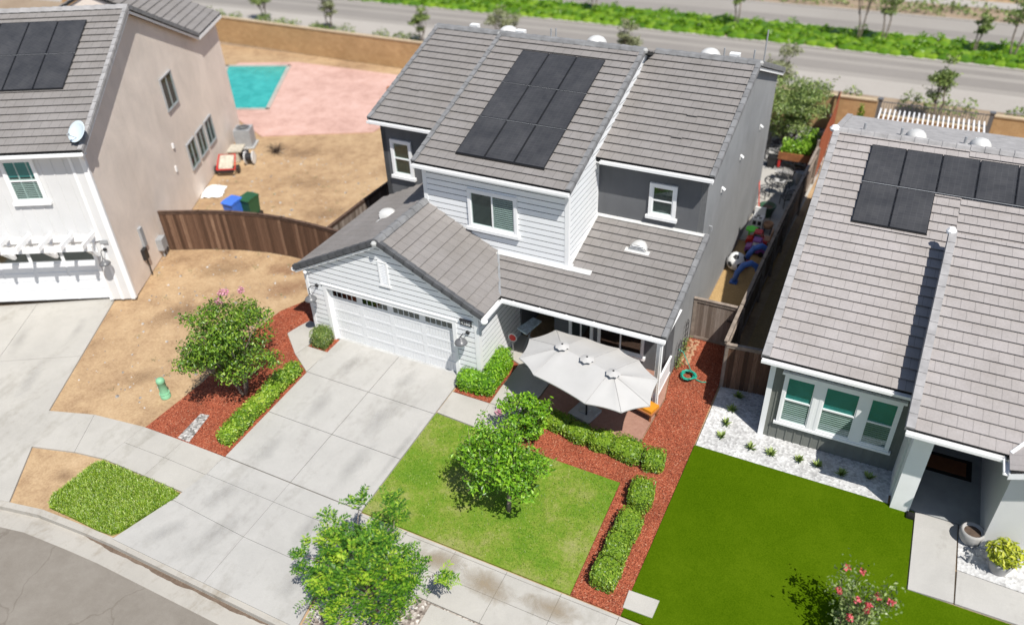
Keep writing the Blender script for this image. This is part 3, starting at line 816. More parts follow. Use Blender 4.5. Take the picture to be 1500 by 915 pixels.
wl = [[(.9, -5.88), (-.75, -5.9), (-.8, -6.65), (.88, -6.65)], [(.88, -6.65), (-.8, -6.65), (-.85, -7.43), (.85, -7.42)],
      [(-.75, -5.9), (-2.4, -5.95), (-2.48, -6.7), (-.8, -6.65)], [(-.8, -6.65), (-2.48, -6.7), (-2.55, -7.45), (-.85, -7.43)]]
for i in range(len(LW)-1): wl.append([LW[i], LW[i+1], LB[i+1], LB[i]])
slabs('sidewalk_bend', wl, .034, M['concrete2'], .006)

# left plot in its own turned frame
TH = R(27.74); LO = Vector((-7.96, -1.08, 0)); cT, sT = math.cos(TH), math.sin(TH)
def LX(p): return Vector((LO.x+p[0]*cT-p[1]*sT, LO.y+p[0]*sT+p[1]*cT, p[2]))
def L2(a, b): q = LX((a, b, 0)); return (q.x, q.y)
ld = []
for (b0, b1) in ((.15, -3.2), (-3.2, -6.4)):
    for (a0, a1) in ((-.85, -3.9), (-3.9, -7.2)): ld.append([L2(a0, b0), L2(a1, b0), L2(a1, b1), L2(a0, b1)])
ld += [[L2(-.85, -6.4), L2(-3.9, -6.4), L2(-3.9, -8.95), L2(-.4, -9.62)], [L2(-3.9, -6.4), L2(-7.2, -6.4), L2(-7.2, -8.6), L2(-3.9, -8.95)]]
slabs('left_driveway', ld, .030, M['concrete2'], .008)

patches('left_drive_smears', [(*L2(-2.2, -4.2), 1.3, .4, R(-62)), (*L2(-3.4, -7.2), 1.2, .45, R(-60)), (*L2(-2.0, -8.3), 1.0, .35, R(-62)), (*L2(-3.6, -2.0), 1.1, .4, R(-60)), (*L2(-1.6, -1.6), .8, .3, R(-62))], M['smear'], .0365)
patches('reddish_soil', [(-2.9, 1.9, 1.3, .8, .9), (-2.0, 2.6, .8, .5, .8), (-3.9, 2.9, 1.0, .6, .2), (-3.1, -1.4, 1.1, .6, 1.2), (-2.9, 6.5, 1.6, .7, 1.4), (-3.4, 9.5, 1.5, .8, 1.2)], M['reddish'], -.022)
patches('brown_soil', [(-5.8, -1.0, 1.6, .9, 1.1), (-6.3, 1.9, 1.5, .8, .4), (-4.3, -4.2, 1.0, .6, .8), (-5.2, 7.6, 2.0, .9, .5), (-8.2, 9.6, 2.2, .9, .4), (-3.2, -8.4, .5, .35, 0), (-10.4, 12.4, 2, .8, .5), (-4.5, 12.5, 2, 1, .2)], M['brown'], -.021)
sheet('lawn', [[(5.97, -1.77), (8.4, -1.9), (9.9, -2.04), (12.2, -2.08), (12.27, -5.87), (5.97, -5.87)]], .022, M['lawn'])
sheet('turf', [[(13.72, .1), (19.66, .1), (19.7, -2.4), (34, -2.4), (34, -5.88), (13.62, -5.88)]], .024, M['turf'])
sheet('white_gravel', [[(13.75, 0.1), (13.75, 3.15), (15.32, 3.15), (15.32, 1.4), (19.0, 1.4), (19.0, .1)]], .028, M['white_gravel'])
sheet('mulch_bed', [[(-2.36, -5.93), (.91, -5.86), (.91, -1.85), (0, -1.28), (-1.05, -.45), (-.75, .47), (-.02, .5), (-.02, 3.9), (-1.1, 3.9), (-1.7, 1.5), (-2.16, .55), (-2.3, -1.5), (-2.12, -3.6)],
    [(6.0, -.70), (7.3, -.69), (7.32, 1.35), (6.7, 1.6), (6.68, .03), (6.0, .03)],
    [(.12, -.71), (1.0, -.71), (1.0, -.02), (.12, -.02)]], .012, M['mulch'])
sheet('mulch_border', [[(8.5, -1.88), (9.9, -2.03), (12.21, -2.07), (12.28, -5.87), (13.61, -5.87), (13.70, 0), (13.66, 5.1), (12.13, 5.1), (12.13, 2.84), (12.33, 1.68), (12.24, -.95), (9.0, -.95), (8.62, -1.2)]], .012, M['mulch'])
sheet('rock_strip', [[(-1.03, -5.86), (-.56, -5.86), (-.78, -4.72), (-1.1, -4.78)]], .03, M['pebble'])
slabs('front_walk', [[(5.98, -.74), (7.34, -.74), (7.36, -1.2), (7.4, -1.82), (5.98, -1.74)], [(7.34, -.74), (8.62, -.74), (8.6, -1.3), (8.3, -1.88), (7.4, -1.82), (7.36, -1.2)],
     [(7.35, -.73), (8.62, -.73), (8.68, .4), (8.7, 1.2), (7.35, 1.35)], [(6.7, 1.62), (7.35, 1.36), (8.7, 1.2), (8.72, 2.84), (6.7, 2.84)]], .034, M['concrete2'], .007)
slabs('side_walk', [[(.9, -1.83), (.98, -.74), (.1, -.74), (-.02, -1.27)], [(-.03, -1.27), (.1, -.74), (.1, .46), (-.75, .46), (-1.03, -.45)]], .034, M['concrete2'], .007)
sheet('patio', [[(8.72, -.92), (12.2, -.93), (12.3, 1.68), (12.1, 2.84), (8.74, 2.84), (8.72, 1.2)]], .03, M['patio'])
sheet('parkway_pebbles', [[(6.3, -7.5), (40, -7.5), (40, -9.39), (6.55, -9.39)]], .02, M['parkway'])
slabs('parkway_step', [[(9.2, -7.52), (10.5, -7.52), (10.5, -9.35), (9.2, -9.35)]], .032, M['concrete2'])
sheet('side_yard', [[(12.13, 5.13), (13.66, 5.13), (13.9, 12.35), (12.13, 12.35)]], -.010, M['dirt_side'], skirt=.015)
sheet('side_yard_beyond', [[(14.0, 3.2), (15.3, 3.2), (15.3, 15), (16, 24), (14.3, 24)]], -.012, M['dirt_side'], skirt=.015)
slabs('back_patio', [[(12.13, 12.37), (13.84, 12.37), (13.9, 14.6), (12.13, 14.6)], [(12.13, 14.6), (13.9, 14.6), (14, 17), (10.9, 17), (10.9, 15.8), (12.13, 15.8)], [(10.9, 17), (14, 17), (14.1, 19.4), (10.9, 19.4)]], .028, M['concrete2'], .007)
sheet('mottled_ground', [[(10.8, 19.42), (14.1, 19.42), (14, 25.3), (10.2, 25.3)]], .01, M['flecks'])
slabs('entry_walk', [[(19.68, .1), (20.72, .1), (20.75, -2.36), (19.72, -2.4)], [(20.76, -1.36), (22.25, -1.42), (22.3, -2.36), (20.76, -2.36)], [(22.3, -1.42), (30, -1.5), (30, -2.36), (22.3, -2.36)]], .034, M['concrete'])
sheet('entry_gravel', [[(20.74, .1), (21.2, .1), (22.5, -.5), (30, -.5), (30, -1.4), (22.25, -1.4), (20.77, -1.34)]], .02, M['white_gravel'])
tag(slabs('stepping_slab', [[(13.56, -5.16), (14.36, -5.13), (14.34, -5.66), (13.58, -5.68)]], .045, M['concrete2']), 'pale concrete slab set into the turf edge beside the red mulch', 'paving slab')
del bpy.data.objects['stepping_slab']['kind']

# back yard on the left, the road behind and what is beyond it
pd = [(-14.0, 13.2), (-8.6, 16.0), (-8.4, 22.0), (-11.5, 24.3), (-20.2, 24.0), (-23.9, 22.4), (-23.5, 19.5), (-17, 14.6)]
sheet('pool_deck', [pd], .02, M['deck'])
def zpool(y): return -.02
mb = MB()
P4 = [(-24.2, 21.6), (-20.2, 23.15), (-16.35, 16.45), (-19.4, 15.2)]
mb.poly([(x, y, .024) for x, y in P4]); tag(mb.build('pool_water', M['pool']), kind='structure')
mb = MB()
for i in range(4):
    a, b = Vector(P4[i]), Vector(P4[(i+1) % 4]); d = (b-a).normalized(); n = Vector((d.y, -d.x))
    c = (a+b)/2-n*.15*0
    mb.obox((c.x, c.y, .03), (*(d*((b-a).length/2+.1)), 0), (-d.y*.12, d.x*.12, 0), (0, 0, .03))
tag(mb.build('pool_coping', M['curb']), kind='structure')
def curve_y(x, y0): return y0-.0012*(x-2)**2*(1 if abs(x) < 60 else 1)*.5
def band(name, y0, y1, z, mat, x0=-160, x1=160, n=40):
    mb = MB()
    for i in range(n):
        xa = x0+(x1-x0)*i/n; xb = x0+(x1-x0)*(i+1)/n
        mb.quad((xa, curve_y(xa, y0), z), (xb, curve_y(xb, y0), z), (xb, curve_y(xb, y1), z), (xa, curve_y(xa, y1), z))
    return tag(mb.build(name, mat), kind='structure')
band('verge', 25.9, 31.3, -.012, M['scrub'])
band('far_sidewalk', 31.3, 34.1, -.006, M['walk_far'])
band('main_road', 34.1, 38.8, -.008, M['road'])
band('road_wear', 34.9, 36.4, -.003, M['road_wear']); band('road_wear_lane', 37.1, 37.9, -.003, M['road_wear'])
band('median_kerb', 38.75, 39.15, .03, M['walk_far']); band('median_soil', 39.15, 43.3, .02, M['scrub']); band('median_kerb_far', 43.3, 43.7, .03, M['walk_far'])
band('far_road', 43.7, 48.7, -.008, M['road']); band('far_road_wear', 44.3, 45.9, -.003, M['road_wear'])
band('far_kerb', 48.7, 49.0, .02, M['walk_far']); band('scrub_strip', 49.0, 52.6, -.006, M['scrub'])
band('far_path', 52.6, 54.6, -.004, M['walk_far'])
lv = MB()
for i in range(140):
    for j in range(8):
        x = -45+i*.66+rnd.uniform(-.2, .2); y0_ = 39.4+j*.5+rnd.uniform(-.1, .1)
        lv.lathe((x, curve_y(x, y0_), -.02), [(.5, 0), (.42, .14+.1*rnd.random()), (.2, .28), (0, .3)], 6)
for _ in range(26000):
    x = rnd.uniform(-42, 46); y = curve_y(x, rnd.uniform(39.3, 43.2))
    hh = .25+.28*math.sin(x*2.1+y*1.3)*math.sin(y*2.3-x*.7)+.12*math.sin(x*5.3)
    z = max(.05, hh)*rnd.uniform(.5, 1.1)
    leaves(lv, [(x, y, z)], .26, .7, .6, .6)
tag(lv.build('median_ground_cover', M['median']), 'bright lime ground cover filling the road median', 'ground cover', kind='stuff')
lv = MB()
for _ in range(9000):
    x = rnd.uniform(-30, 50); y = curve_y(x, rnd.uniform(49.2, 52.4))
    k = math.sin(x*1.1+y)*math.sin(x*.37+2*y)
    if k < -.05: continue
    leaves(lv, [(x, y, rnd.uniform(.03, .75*k+.15))], .26, .6, .6, .7)
for _ in range(3500):
    x = rnd.uniform(-12, 60); y = curve_y(x, rnd.uniform(54.7, 62)); leaves(lv, [(x, y, rnd.uniform(.05, .6))], .4, .6, .6, .7)
tag(lv.build('far_scrub', M['leaf_far']), 'mixed low scrub in the strip beyond the far road', 'scrub', kind='stuff')

# grass blades
def blades(name, inside, bbox, n, h, w, mat, label, cat, lean=.5):
    mb = MB(); k = 0
    x0, x1, y0, y1 = bbox
    while k < n:
        x, y = rnd.uniform(x0, x1), rnd.uniform(y0, y1)
        if not inside(x, y): continue
        k += 1
        a = rnd.uniform(0, 6.283); hh = h*rnd.uniform(.5, 1.25); d = Vector((math.cos(a), math.sin(a), 0)); s = Vector((-d.y, d.x, 0))*w*rnd.uniform(.6, 1.3)
        b = Vector((x, y, gz(y)+.02)); t = b+d*hh*lean*rnd.uniform(.4, 1.6)+Vector((0, 0, hh))
        m = b.lerp(t, .5)+Vector((0, 0, hh*.12))
        mb.add([b-s, b+s, m+s*.8, m-s*.8, t], [(0, 1, 2, 3), (3, 2, 4)])
    return tag(mb.build(name, mat), label, cat, kind='stuff')
def in_poly(P):
    def f(x, y):
        c = False
        for i in range(len(P)):
            (xa, ya), (xb, yb) = P[i-1], P[i]
            if (ya > y) != (yb > y) and x < (xb-xa)*(y-ya)/(yb-ya)+xa: c = not c
        return c
    return f
GP = [(-2.72, -9.30), (-2.83, -9.1), (-2.72, -8.2), (-2.66, -7.7), (-2.5, -7.53), (-1.6, -7.49), (.4, -7.47), (.66, -7.52), (.68, -7.66), (.3, -8.6), (.06, -9.2), (-.08, -9.36), (-.6, -9.41), (-1.8, -9.40), (-2.5, -9.42)]
blades('long_grass', in_poly(GP), (-3, 1, -9.5, -7.4), 30000, .075, .010, M['grass'], 'shaggy bright green grass in the square parkway patch', 'grass', .8)
sheet('grass_soil', [GP], .012, M['lawn'], skirt=.04)
LP = [(6.0, -1.8), (8.4, -1.92), (9.9, -2.06), (12.15, -2.12), (12.2, -5.8), (6.0, -5.85)]
def lawn_in(x, y):
    bare = math.sin(x*1.9+.6)*math.sin(y*1.7+x*.6)+.55*math.sin(x*4.3-y*3.1)
    return in_poly(LP)(x, y) and (bare < .72 or rnd.random() < .25)
blades('lawn_blades', lawn_in, (5.9, 12.4, -5.9, -1.7), 15000, .034, .006, M['blade'], 'short mown grass of the front lawn with dry patches', 'grass', .8)
lv = MB()
for P, n in (([(-2.3, -5.9), (.9, -5.84), (.88, -1.9), (0, -1.3), (-1.0, -.5), (-2.1, -3.6)], 2600),
             ([(12.2, -2.1), (12.28, -5.85), (13.6, -5.85), (13.68, 0), (13.64, 5.05), (12.15, 5.05), (12.25, -.95)], 5200), ([(9.2, -1.98), (12.3, -2.05), (12.3, -1.0), (9.4, -1.0)], 1200),
             ([(6.02, -.68), (7.28, -.68), (7.3, 1.3), (6.75, 1.5), (6.7, -.05), (6.02, -.05)], 400)):
    f = in_poly(P); k = 0
    while k < n:
        x, y = rnd.uniform(min(p[0] for p in P), max(p[0] for p in P)), rnd.uniform(min(p[1] for p in P), max(p[1] for p in P))
        if f(x, y): leaves(lv, [(x, y, gz(y)+.022)], .045, 1.2, .35, .5); k += 1
tag(lv.build('bark_chips', M['mulch_chip']), 'loose red bark chips scattered over the planting beds', 'bark chips', kind='stuff')

# ------------------------------------------------------------------ main house
H = thing('main_house', 'two storey grey and white house with tiled roofs in the middle of the photo', 'house', (6, 5, 0))
WG, ZE, PG, PP = 6.66, 2.813, .506, .272
YC, YE, YW, YF = 2.806, 1.056, 5.273, 2.856
X0, X1, XR, YB = 3.37, 8.477, 12.11, 15.68
P2 = .350
zc = lambda y: 6.133+.346*(y-2.483)           # middle roof, front slope
zw = lambda y: 6.154+.354*(y-4.95)            # wing roofs, front slope
zp = lambda y: ZE+PP*(y-YE)                   # porch roof
zg = lambda x: ZE+PG*(WG+.265-x)              # garage roof, right slope
V3 = Vector
# walls
b = MB()
b.box(0, .2, 0, YB, 0, 2.6)
b.prism([(0, YW, 2.6), (0, YB, 2.6), (0, YB, 5.95), (0, 10.15, zw(10.15)-.1), (0, YW, 6.05)], (.2, 0, 0))
b.build('stucco_wall', M['stucco'], H)
b = MB(); b.prism([(XR, YF, 0), (XR, YB, 0), (XR, YB, 5.95), (XR, 10.15, zw(10.15)-.1), (XR, YW, 6.05), (XR, YW, zp(YW)-.1), (XR, YF, zp(YF)-.1)][::-1], (-.2, 0, 0))
b.build('stucco_wall', M['stucco_pale'], H)
b = MB(); b.box(.2, XR-.2, YB-.2, YB, 0, 5.9); b.build('stucco_wall', M['stucco'], H)
b = MB(); b.box(.003, X0, YW, YW+.2, 2.3, 6.02); b.build('stucco_wall', M['stucco'], H)
b = MB(); b.box(X1, XR-.003, YW, YW+.2, 3.6, 6.02); b.build('stucco_wall', M['stucco'], H)
# porch front wall with an entry recess
b = MB()
b.box(6.66, 6.75, YF, YF+.2, 0, 2.9)
b.box(8.0, XR-.203, YF, YF+.2, 0, 3.0)
b.box(6.75, 8.0, YF, YF+.2, 2.35, 2.95)
b.box(7.9, 8.0, YF+.2, 4.8, 0, 2.9); b.box(6.6, 6.75, YF+.2, 4.8, 0, 2.9)
b.build('stucco_wall', M['stucco'], H)
b = MB(); b.box(XR-.203, XR-.003, YF-.02, YF, 0, 3.0); b.build('wall_end', M['stucco'], H)
b = MB(); b.box(6.75, 7.9, 4.7, 4.8, 0, 2.9); b.box(6.75, 7.9, YF+.2, 4.7, 2.36, 2.4)
b.build('entry_wall', M['stucco'], H)
b = MB(); b.box(6.86, 7.78, 4.64, 4.7, .05, 2.15); fd = b.build('front_door', M['black'], H)
b = MB(); b.tube([(7.68, 4.61, 1.0), (7.68, 4.58, 1.0), (7.58, 4.58, 1.0)], .015, 6); b.build('handle', M['alu'], fd)
# garage front: piers and gable around a recessed door
D0, D1, DH = .83, 5.77, 2.2
zl = lambda x: ZE-.10+PG*min(x+.265, WG+.265-x)
polys = [[(0, 0), (D0, 0), (D0, zl(D0)), (0, zl(0))], [(D1, 0), (WG, 0), (WG, zl(WG)), (D1, zl(D1))], [(D0, DH), (D1, DH), (D1, zl(D1)), (WG/2, zl(WG/2)), (D0, zl(D0))]]
siding('garage_siding', polys, (0, 0, 0), (1, 0, 0), (0, -1, 0), H, M['siding'], .205, .036)
b = MB()
for p in polys: b.prism([(x, .003, z) for x, z in p], (0, .15, 0))
b.build('garage_wall', M['trim'], H)
siding('side_siding', [[(0, 0), (YF, 0), (YF, 2.72), (0, 2.72)]], (WG, 0, 0), (0, 1, 0), (1, 0, 0), H, M['siding'], .205, .036)
b = MB(); b.box(WG-.2, WG-.001, .16, YF, 0, 2.75); b.build('garage_wall', M['trim'], H)
t = .04
b = MB()
for x0, x1 in ((-.012, .11), (WG-.11, WG+.012)): b.box(x0, x1, -.052, .0, 0, zl(x0)-.03 if x0 < 0 else zl(WG)-.03)
b.box(WG-.001, WG+.052, -.051, .10, 0, 2.7)
b.each('corner_trim', M['trim'], H)
b = MB()
b.box(D0-.13, D0+.008, -.056, .139, 0, DH+.13); b.box(D1-.008, D1+.13, -.056, .139, 0, DH+.13); b.box(D0+.008, D1-.008, -.056, .139, DH-.006, DH+.13)
b.box(D0-.16, D1+.16, -.075, -.005, DH+.13, DH+.17)
b.build('door_frame', M['trim'], H)
b = MB(); b.box(D0, D1, .14, .2, .03, DH)
gd = b.build('garage_door', M['door'], H)
b = MB(); gw = (D1-D0)/4
for r in range(4):
    z0 = .03+r*.43+.02; z1 = z0+.39
    for c in range(4):
        x0 = D0+c*gw; 
        if r < 4:
            b.box(x0+.0, x0+gw, .118, .139, z0+.30 if r < 4 else z0, z1+.001)          # rails
            b.box(x0+.0, x0+.09, .119, .139, z0-.02, z0+.30); b.box(x0+gw-.09, x0+gw, .1195, .139, z0-.02, z0+.30)
            for k in range(9): b.box(x0+.105+k*.115, x0+.105+k*.115+.098, .127, .139, z0-.02, z0+.295)
b.box(D0, D1, .117, .139, DH-.45, DH)
b.build('door_panels', M['door'], gd)
for c in range(4):
    b = MB()
    for k in range(5):
        x0 = D0+c*gw+.12+k*.205; b.box(x0, x0+.165, .104, .1165, DH-.36, DH-.14)
    b.build('door_window', M['glass_dark'], gd)
    bb = MB()
    for k in range(5):
        x0 = D0+c*gw+.12+k*.205; bb.box(x0+.005, x0+.16, .112, .116, DH-.355, DH-.145)
    bb.build('window_backing', M['dark'], gd)
b = MB(); b.box(D0, D1, .02, .14, -.0, .036); b.build('door_sill', M['stone'], H)
# gable vent
b = MB()
vx0, vx1, vz0, vz1 = 3.18, 3.54, 3.0, 3.88
b.box(vx0, vx0+.06, -.07, 0, vz0, vz1); b.box(vx1-.06, vx1, -.07, 0, vz0, vz1); b.box(vx0+.06, vx1-.06, -.0695, 0, vz1-.06, vz1); b.box(vx0-.03, vx1+.03, -.08, 0, vz0-.07, vz0)
gv = b.build('gable_vent', M['trim'], H)
b = MB()
z = vz0+.03
while z < vz1-.08:
    b.obox(((vx0+vx1)/2, -.05, z), ((vx1-vx0)/2-.06, 0, 0), (0, .02, .018), (0, -.003, .003)); z += .062
b.build('louvre', M['trim'], gv)
b = MB(); b.box(vx0+.06, vx1-.06, -.035, -.03, vz0, vz1-.06); b.build('vent_back', M['grey'], gv)
# house number
b = MB(); b.box(6.08, 6.47, -.075, -.035, 2.26, 2.46); b.box(6.07, 6.48, -.12, -.03, 2.46, 2.49)
pl = b.build('number_plaque', M['black'], H)
cu = bpy.data.curves.new('digits', 'FONT'); cu.body = '4288'; cu.size = .17; cu.extrude = .004; cu.align_x = 'CENTER'; cu.align_y = 'CENTER'
tmp = bpy.data.objects.new('digits_curve', cu); col.objects.link(tmp)
tmp.rotation_euler = (R(90), 0, 0); tmp.location = (6.275, -.081, 2.355)
bpy.context.view_layer.update()
me = bpy.data.meshes.new_from_object(tmp.evaluated_get(bpy.context.evaluated_depsgraph_get()))
me.transform(tmp.matrix_world); me.transform(Matrix.Translation(-world_loc(H)))
bpy.data.objects.remove(tmp); bpy.data.curves.remove(cu)
dg = bpy.data.objects.new('digits', me); col.objects.link(dg); me.materials.clear(); me.materials.append(M['white']); dg.parent = pl; dg.location = (0, 0, 0)

fl_ = MB(); fl_.box(.12, .30, -.10, -.035, 2.72, 2.80); fl_.lathe((.16, -.10, 2.74), [(0, 0), (.05, 0), (.065, .09), (0, .09)], 8, (-.3, -.8, -.4)); fl_.build('motion_light', M['white'], H)
def barn_lamp(parent, wx, wz, sx, sy, sz, xf=None, r=.21):
    b = MB(xf); b.smooth = True
    b.lathe((wx, -.03, wz), [(.0, .0), (.07, .0), (.07, .04), (.05, .055), (0, .06)], 12, (0, -1, 0))
    la = b.build('wall_lamp', M['black'], parent)
    b = MB(xf); b.tube([(wx, -.08, wz), (wx+(sx-wx)*.2, -.2, wz+.05), (wx+(sx-wx)*.5, sy*.8, wz+.10), (sx, sy, wz+.02), (sx, sy, sz+.12)], .014, 7); b.build('arm', M['black'], la)
    b = MB(xf); b.smooth = True
    b.lathe((sx, sy, sz), [(.0, .2), (.04, .2), (.05, .13), (.09, .11), (.15, .07), (r*.93, .02), (r, -.02), (r*.98, -.025), (r*.85, .02), (.1, .08), (0, .1)], 20); b.build('lamp_shade', M['lamp'], la)
barn_lamp(H, 6.31, 2.0, 6.22, -.35, 1.80); barn_lamp(H, .46, 2.22, .35, -.35, 1.82)
# upper middle block
s = lambda n, p, o, U, N: siding(n, p, o, U, N, H, M['siding'], .205, .036)
s('upper_siding', [[(X0, 3.0), (X1, 3.0), (X1, 6.02), (X0, 6.02)]], (0, YC, 0), (1, 0, 0), (0, -1, 0))
s('upper_siding', [[(YC, 3.0), (YW+.0, 3.0), (YW, zc(YW)-.1), (YC, zc(YC)-.12)], [(YW, 5.9), (9.1, 6.6), (9.1, zc(8.9)-.12), (YW, zc(YW)-.1)]], (X1, 0, 0), (0, 1, 0), (1, 0, 0))
s('upper_siding', [[(YC, 3.0), (YW, 3.0), (YW, zc(YW)-.1), (YC, zc(YC)-.12)], [(YW, 5.9), (9.1, 6.6), (9.1, zc(8.9)-.12), (YW, zc(YW)-.1)]], (X0, 0, 0), (0, 1, 0), (-1, 0, 0))
b = MB(); b.prism([(X0+.002, YC+.002, 2.6), (X0+.002, 14.5, 2.6), (X0+.002, 14.5, 6.3), (X0+.002, 8.95, zc(8.95)-.12), (X0+.002, YC+.002, 6.02)], (X1-X0-.004, 0, 0))
b.build('upper_wall', M['trim'], H)
b = MB(); c = .05
b.box(X1-.09, X1+c, YC-c, YC, 3.2, 6.0); b.box(X1, X1+c+.001, YC, YC+.09, 3.2, 6.0)
b.box(X0-c, X0+.09, YC-c, YC, 3.9, 6.0); b.box(X0-c-.001, X0, YC, YC+.09, 3.9, 6.0)
b.box(X1, X1+.045, YW-.085, YW-.002, 3.9, 6.2)
b.each('corner_trim', M['trim'], H)
# roofs
ME = M['tile']
tile_roof('garage_roof', [(WG+.265, -.18, ZE), (WG/2, -.18, ZE+PG*(WG/2+.265)), (WG/2, YC, ZE+PG*(WG/2+.265)), (5.98, YC, zp(YC)), (WG+.265, YE, ZE)], (0, 1, 0), H, ME)
tile_roof('garage_roof', [(-.265, -.18, ZE), (-.265, YW, ZE), (X0, YW, ZE+PG*(X0+.265)), (X0, YC, ZE+PG*(X0+.265)), (WG/2, YC, ZE+PG*(WG/2+.265)), (WG/2, -.18, ZE+PG*(WG/2+.265))], (0, 1, 0), H, ME)
tile_roof('porch_roof', [(WG+.265, YE, ZE), (12.3, YE, ZE), (12.3, YC, zp(YC)), (5.98, YC, zp(YC))], (1, 0, 0), H, ME, .3627)
tile_roof('porch_roof', [(X1, YC, zp(YC)), (12.3, YC, zp(YC)), (12.3, YW, zp(YW)), (X1, YW, zp(YW))], (1, 0, 0), H, ME, .3627)
YR, YR3 = 8.951, 10.153
tile_roof('middle_roof', [(X0-.19, 2.483, zc(2.483)), (X1+.18, 2.483, zc(2.483)), (X1+.18, YR, zc(YR)), (X0-.19, YR, zc(YR))], (1, 0, 0), H, ME, .36)
tile_roof('middle_roof', [(X0-.19, 15.4, zc(2.483)), (X1+.18, 15.4, zc(2.483)), (X1+.18, YR, zc(YR)), (X0-.19, YR, zc(YR))], (1, 0, 0), H, ME, .36)
tile_roof('wing_roof', [(-.23, 4.95, zw(4.95)), (X0-.03, 4.95, zw(4.95)), (X0-.03, YR3, zw(YR3)), (-.23, YR3, zw(YR3))], (1, 0, 0), H, ME, .36, slip=.14)
tile_roof('wing_roof', [(X1+.03, 4.95, zw(4.95)), (XR+.188, 4.95, zw(4.95)), (XR+.188, YR3, zw(YR3)), (X1+.03, YR3, zw(YR3))], (1, 0, 0), H, ME, .36, slip=.2)
for x0, x1 in ((-.23, X0-.03), (X1+.03, XR+.188)):
    tile_roof('wing_roof', [(x0, 15.95, zw(YR3)-.354*(15.95-YR3)), (x1, 15.95, zw(YR3)-.354*(15.95-YR3)), (x1, YR3, zw(YR3)), (x0, YR3, zw(YR3))], (1, 0, 0), H, ME, .36)
CP = M['cap']
up = V3((0, 0, .03))
rake_tiles(H, (WG+.265, -.18, ZE+.03), (WG/2, -.18, ZE+PG*(WG/2+.265)+.03), (0, -1, 0), M['cap_shaded'])
rake_tiles(H, (-.265, -.18, ZE+.03), (WG/2, -.18, ZE+PG*(WG/2+.265)+.03), (0, -1, 0), M['cap_shaded'])
ridge_caps(H, (WG/2, -.2, ZE+PG*(WG/2+.265)+.04), (WG/2, YC-.03, ZE+PG*(WG/2+.265)+.04), CP)
rake_tiles(H, (X1+.18, 2.483, zc(2.483)+.03), (X1+.18, YR, zc(YR)+.03), (1, 0, 0), CP)
rake_tiles(H, (X0-.19, 2.483, zc(2.483)+.03), (X0-.19, YR, zc(YR)+.03), (-1, 0, 0), CP)
rake_tiles(H, (XR+.188, 4.95, zw(4.95)+.03), (XR+.188, YR3, zw(YR3)+.03), (1, 0, 0), CP)
rake_tiles(H, (XR+.188, 15.95, zw(YR3)-.354*(15.95-YR3)+.03), (XR+.188, YR3, zw(YR3)+.03), (1, 0, 0), CP)
rake_tiles(H, (-.23, 4.95, zw(4.95)+.03), (-.23, YR3, zw(YR3)+.03), (-1, 0, 0), CP)
rake_tiles(H, (12.3, YE, ZE+.03), (12.3, YW-.02, zp(YW)+.03), (1, 0, 0), CP)
ridge_caps(H, (X0-.19, YR, zc(YR)+.04), (X1+.18, YR, zc(YR)+.04), CP)
ridge_caps(H, (-.23, YR3, zw(YR3)+.04), (X0-.2, YR3, zw(YR3)+.04), CP); ridge_caps(H, (X1+.2, YR3, zw(YR3)+.04), (XR+.188, YR3, zw(YR3)+.04), CP)
b = MB()                                                    # mortar blobs closing the ridge ends
for p in ((WG/2, -.27, ZE+PG*(WG/2+.265)+.03), (X0-.2, YR-.05, zc(YR)+.06), (X1+.2, YR-.05, zc(YR)+.06), (X1+.35, YR3-.03, zw(YR3)+.05), (XR+.2, YR3-.03, zw(YR3)+.06), (-.25, YR3-.03, zw(YR3)+.05)):
    b.lathe(p, [(0, -.1), (.08, -.08), (.095, 0), (.06, .05), (0, .06)], 8)
b.each('ridge_mortar', M['stone'], H)
# fascia boards, gutters, flashings
b = MB()
def slope_board(p0, p1, th, dep, out):
    p0, p1, out = V3(p0), V3(p1), V3(out); dn = V3((0, 0, -dep))
    b.prism([p0, p1, p1+dn, p0+dn], out*th)
slope_board((WG+.265, -.145, ZE-.03), (WG/2, -.145, ZE+PG*(WG/2+.265)-.03), .025, .16, (0, -1, 0)); slope_board((-.265, -.145, ZE-.03), (WG/2, -.145, ZE+PG*(WG/2+.265)-.03), .025, .16, (0, -1, 0))
slope_board((X1+.14, 2.483, zc(2.483)-.03), (X1+.14, YR, zc(YR)-.03), .03, .2, (1, 0, 0)); slope_board((X0-.15, 2.483, zc(2.483)-.03), (X0-.15, YR, zc(YR)-.03), .03, .2, (-1, 0, 0))
slope_board((XR+.15, 4.95, zw(4.95)-.03), (XR+.15, YR3, zw(YR3)-.03), .025, .18, (1, 0, 0)); slope_board((XR+.15, 15.95, zw(YR3)-.354*(15.95-YR3)-.03), (XR+.15, YR3, zw(YR3)-.03), .025, .18, (1, 0, 0))
slope_board((12.26, YE, ZE-.03), (12.26, YW, zp(YW)-.03), .025, .16, (1, 0, 0)); slope_board((-.19, 4.95, zw(4.95)-.03), (-.19, YR3, zw(YR3)-.03), .025, .18, (-1, 0, 0))
b.each('fascia', M['trim'], H)
b = MB()                                                    # soffits under the eaves
b.box(-.23, X0, 4.97, YW, 6.0, 6.02); b.box(X1, XR+.16, 4.97, YW, 6.0, 6.02); b.box(X0-.15, X1+.14, 2.5, YC, 5.98, 6.0)
b.box(6.7, 12.28, YE+.04, YF, 2.66, 2.69)
b.each('soffit', M['trim'], H)
GT = M['trim']
gutter(H, (-.25, 4.95, zw(4.95)-.03), (X0-.2, 4.95, zw(4.95)-.03), (0, -1, 0), GT)
gutter(H, (X1+.2, 4.95, zw(4.95)-.03), (XR+.2, 4.95, zw(4.95)-.03), (0, -1, 0), GT)
